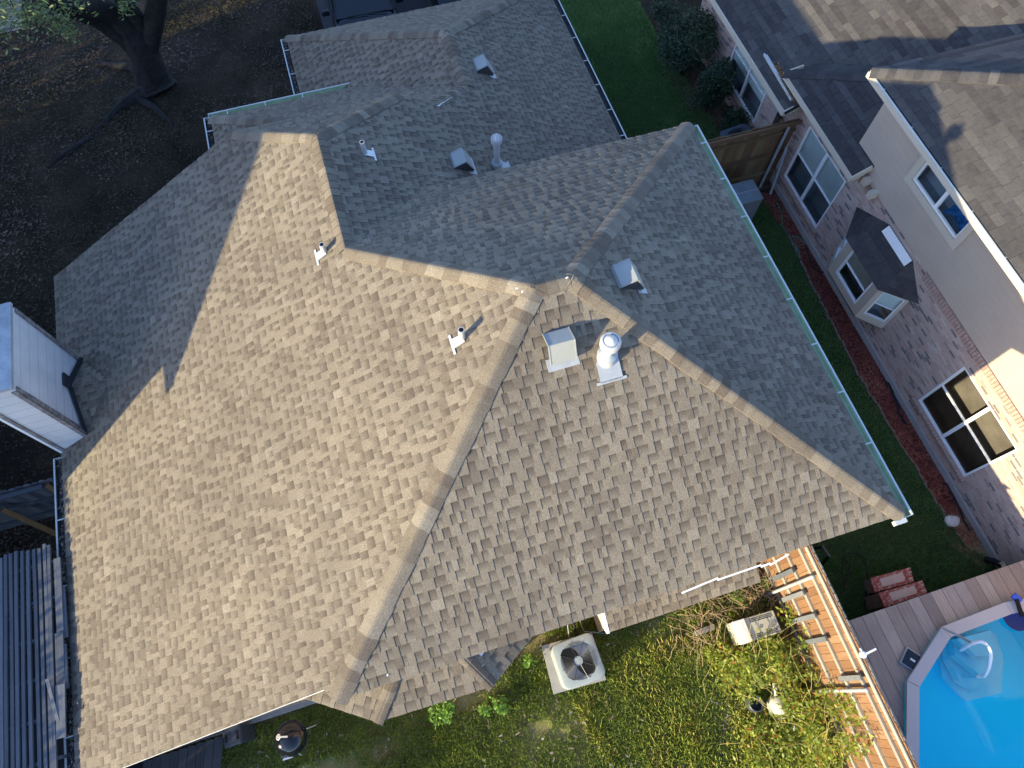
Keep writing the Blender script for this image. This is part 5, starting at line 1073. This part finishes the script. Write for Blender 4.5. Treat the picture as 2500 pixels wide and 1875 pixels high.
cen = []; rr = np.random.default_rng(6); tw = MB()
for k in range(60):
    u = rr.uniform(-260, 190); v = rr.uniform(-260, 45) if u < 150 else rr.uniform(-200, 35); z = rr.uniform(4.6, 7.5); 
    if v > 60-abs(u-60)*.5 and u > 60: v *= .6
    p = at(u, v, z); cen.append(np.array(p)+rr.normal(0, 1, (110, 3))*np.array((.32, .32, .2)))
for (u, v, z) in ((120, 55, 5.2), (150, 62, 5.1), (165, 72, 5.0), (175, 84, 4.9), (40, 40, 5.2), (58, 62, 5.1), (8, 62, 5.3), (305, 10, 4.6), (306, 24, 4.5), (90, 35, 5.2), (190, 20, 5.0), (10, 20, 5.2), (75, 18, 5.4), (140, 30, 5.3), (110, 20, 5.4), (30, 8, 5.5)):
    p = at(u, v, z); cen.append(np.array(p)+rr.normal(0, 1, (55, 3))*np.array((.10, .10, .08)))
    q = at(u*.6-20 if u < 250 else 300, v*.2-30, z+.3); tw.tube([q, (q+p)/2+Vector((0, 0, .05)), p], [.02, .012, .004], 5, cap=False)
for k in range(38): 
    cen.append(np.array([rr.uniform(-26, -17), rr.uniform(-19, -7.5), rr.uniform(8.6, 11.5)])+rr.normal(0, 1, (420, 3))*np.array((.75, .75, .45)))
cen = np.concatenate(cen); V, Fq = leaves(cen, .10, .34, 9, .45); np_mesh('crown', V, Fq, K['oakleaf'], np.random.default_rng(3).random(len(Fq)), ok); tw.build('twig', K['bark'], ok)
# vehicle in the drive
def car(name, label, loc, rz, mat):
    t = thing(name, label, 'car'); L, W = 4.7, 1.86; b = MB(); st_ = []
    for x, w_, zt_, zs in ((2.35, .70, .62, .35), (2.25, .84, .80, .3), (1.9, .91, .92, .28), (1.0, .93, 1.03, .28), (.75, .93, 1.05, .28), (-1.0, .93, 1.06, .28), (-1.9, .92, 1.06, .28), (-2.2, .88, 1.02, .3), (-2.35, .78, .8, .38)):
        st_.append([(x, -w_*.9, zs), (x, -w_, zs+.15), (x, -w_, zt_*.72), (x, -w_*.94, zt_-.05), (x, -w_*.75, zt_), (x, 0, zt_+.025), (x, w_*.75, zt_), (x, w_*.94, zt_-.05), (x, w_, zt_*.72), (x, w_, zs+.15), (x, w_*.9, zs), (x, 0, zs)])
    b.grid(st_); b.face(st_[0]); b.face(st_[-1][::-1]); b.build('body', mat, t, smooth=True)
    b = MB(); R0 = [[(.25, s*.66*k, 1.55+.02*(1-abs(k))) for k in (-1, -.5, 0, .5, 1) for s in (1,)], [(-1.55, .66*k, 1.53+.02*(1-abs(k))) for k in (-1, -.5, 0, .5, 1)]]; b.grid(R0, False); b.build('roof', mat, t, smooth=True)
    b = MB(); b.face([(1.02, -.82, 1.05), (1.02, .82, 1.05), (.25, .66, 1.55), (.25, -.66, 1.55)]); b.build('windshield', K['carglass'], t)
    b = MB(); b.face([(-2.1, -.8, 1.05), (-2.1, .8, 1.05), (-1.55, .66, 1.53), (-1.55, -.66, 1.53)]); b.build('rear_window', K['carglass'], t)
    for s in (-1, 1):
        b = MB(); b.face([(1.02, s*.86, 1.05), (-2.1, s*.86, 1.05), (-1.55, s*.67, 1.53), (.25, s*.67, 1.55)]); b.build('side_window', K['carglass'], t)
        b = MB(); b.beam((1.03, s*.83, 1.06), (.25, s*.665, 1.56), .05, .04); b.build('pillar', mat, t)
        b = MB(); b.box((.75, s*1.06, 1.12), (.14, .22, .15), taper=.85); b.build('mirror', mat, t, bevel=.03)
        b = MB(); b.box((2.18, s*.66, .70), (.2, .34, .12)); b.build('headlight', K['galv'], t, bevel=.02)
        for x in (1.5, -1.45): b = MB(); b.tube([(x, s*.74, .33), (x, s*.95, .33)], .33, 24); o = b.build('wheel', K['tyre'], t, smooth=True); b = MB(); b.tube([(x, s*.93, .33), (x, s*.96, .33)], .2, 16); b.build('rim', K['alu'], o)
    b = MB(); b.beam((1.03, -.5, 1.065), (1.06, .1, 1.09), .015, .015); b.beam((1.03, .1, 1.065), (1.06, .65, 1.09), .015, .015); b.build('wiper', K['blackm'], t)
    t.location = loc; t.rotation_euler = (0, 0, rz); return t
c1 = car('parked_car', 'black car nearest the front yard, its windshield facing the garage', (-19.1, 1.25, 0), -.03, K['carpaint']); c1['group'] = 'cars in the driveway'
c2 = dup(c1, (-19.6, 4.2, 0), .02, 'dark car mostly hidden by the garage eave, right of the nearer one')
b = MB(); b.box((-16.9, .0, .02), (3.4, .06, .05)); tag(b.build('drive_edge', K['concrete']), kind='structure')
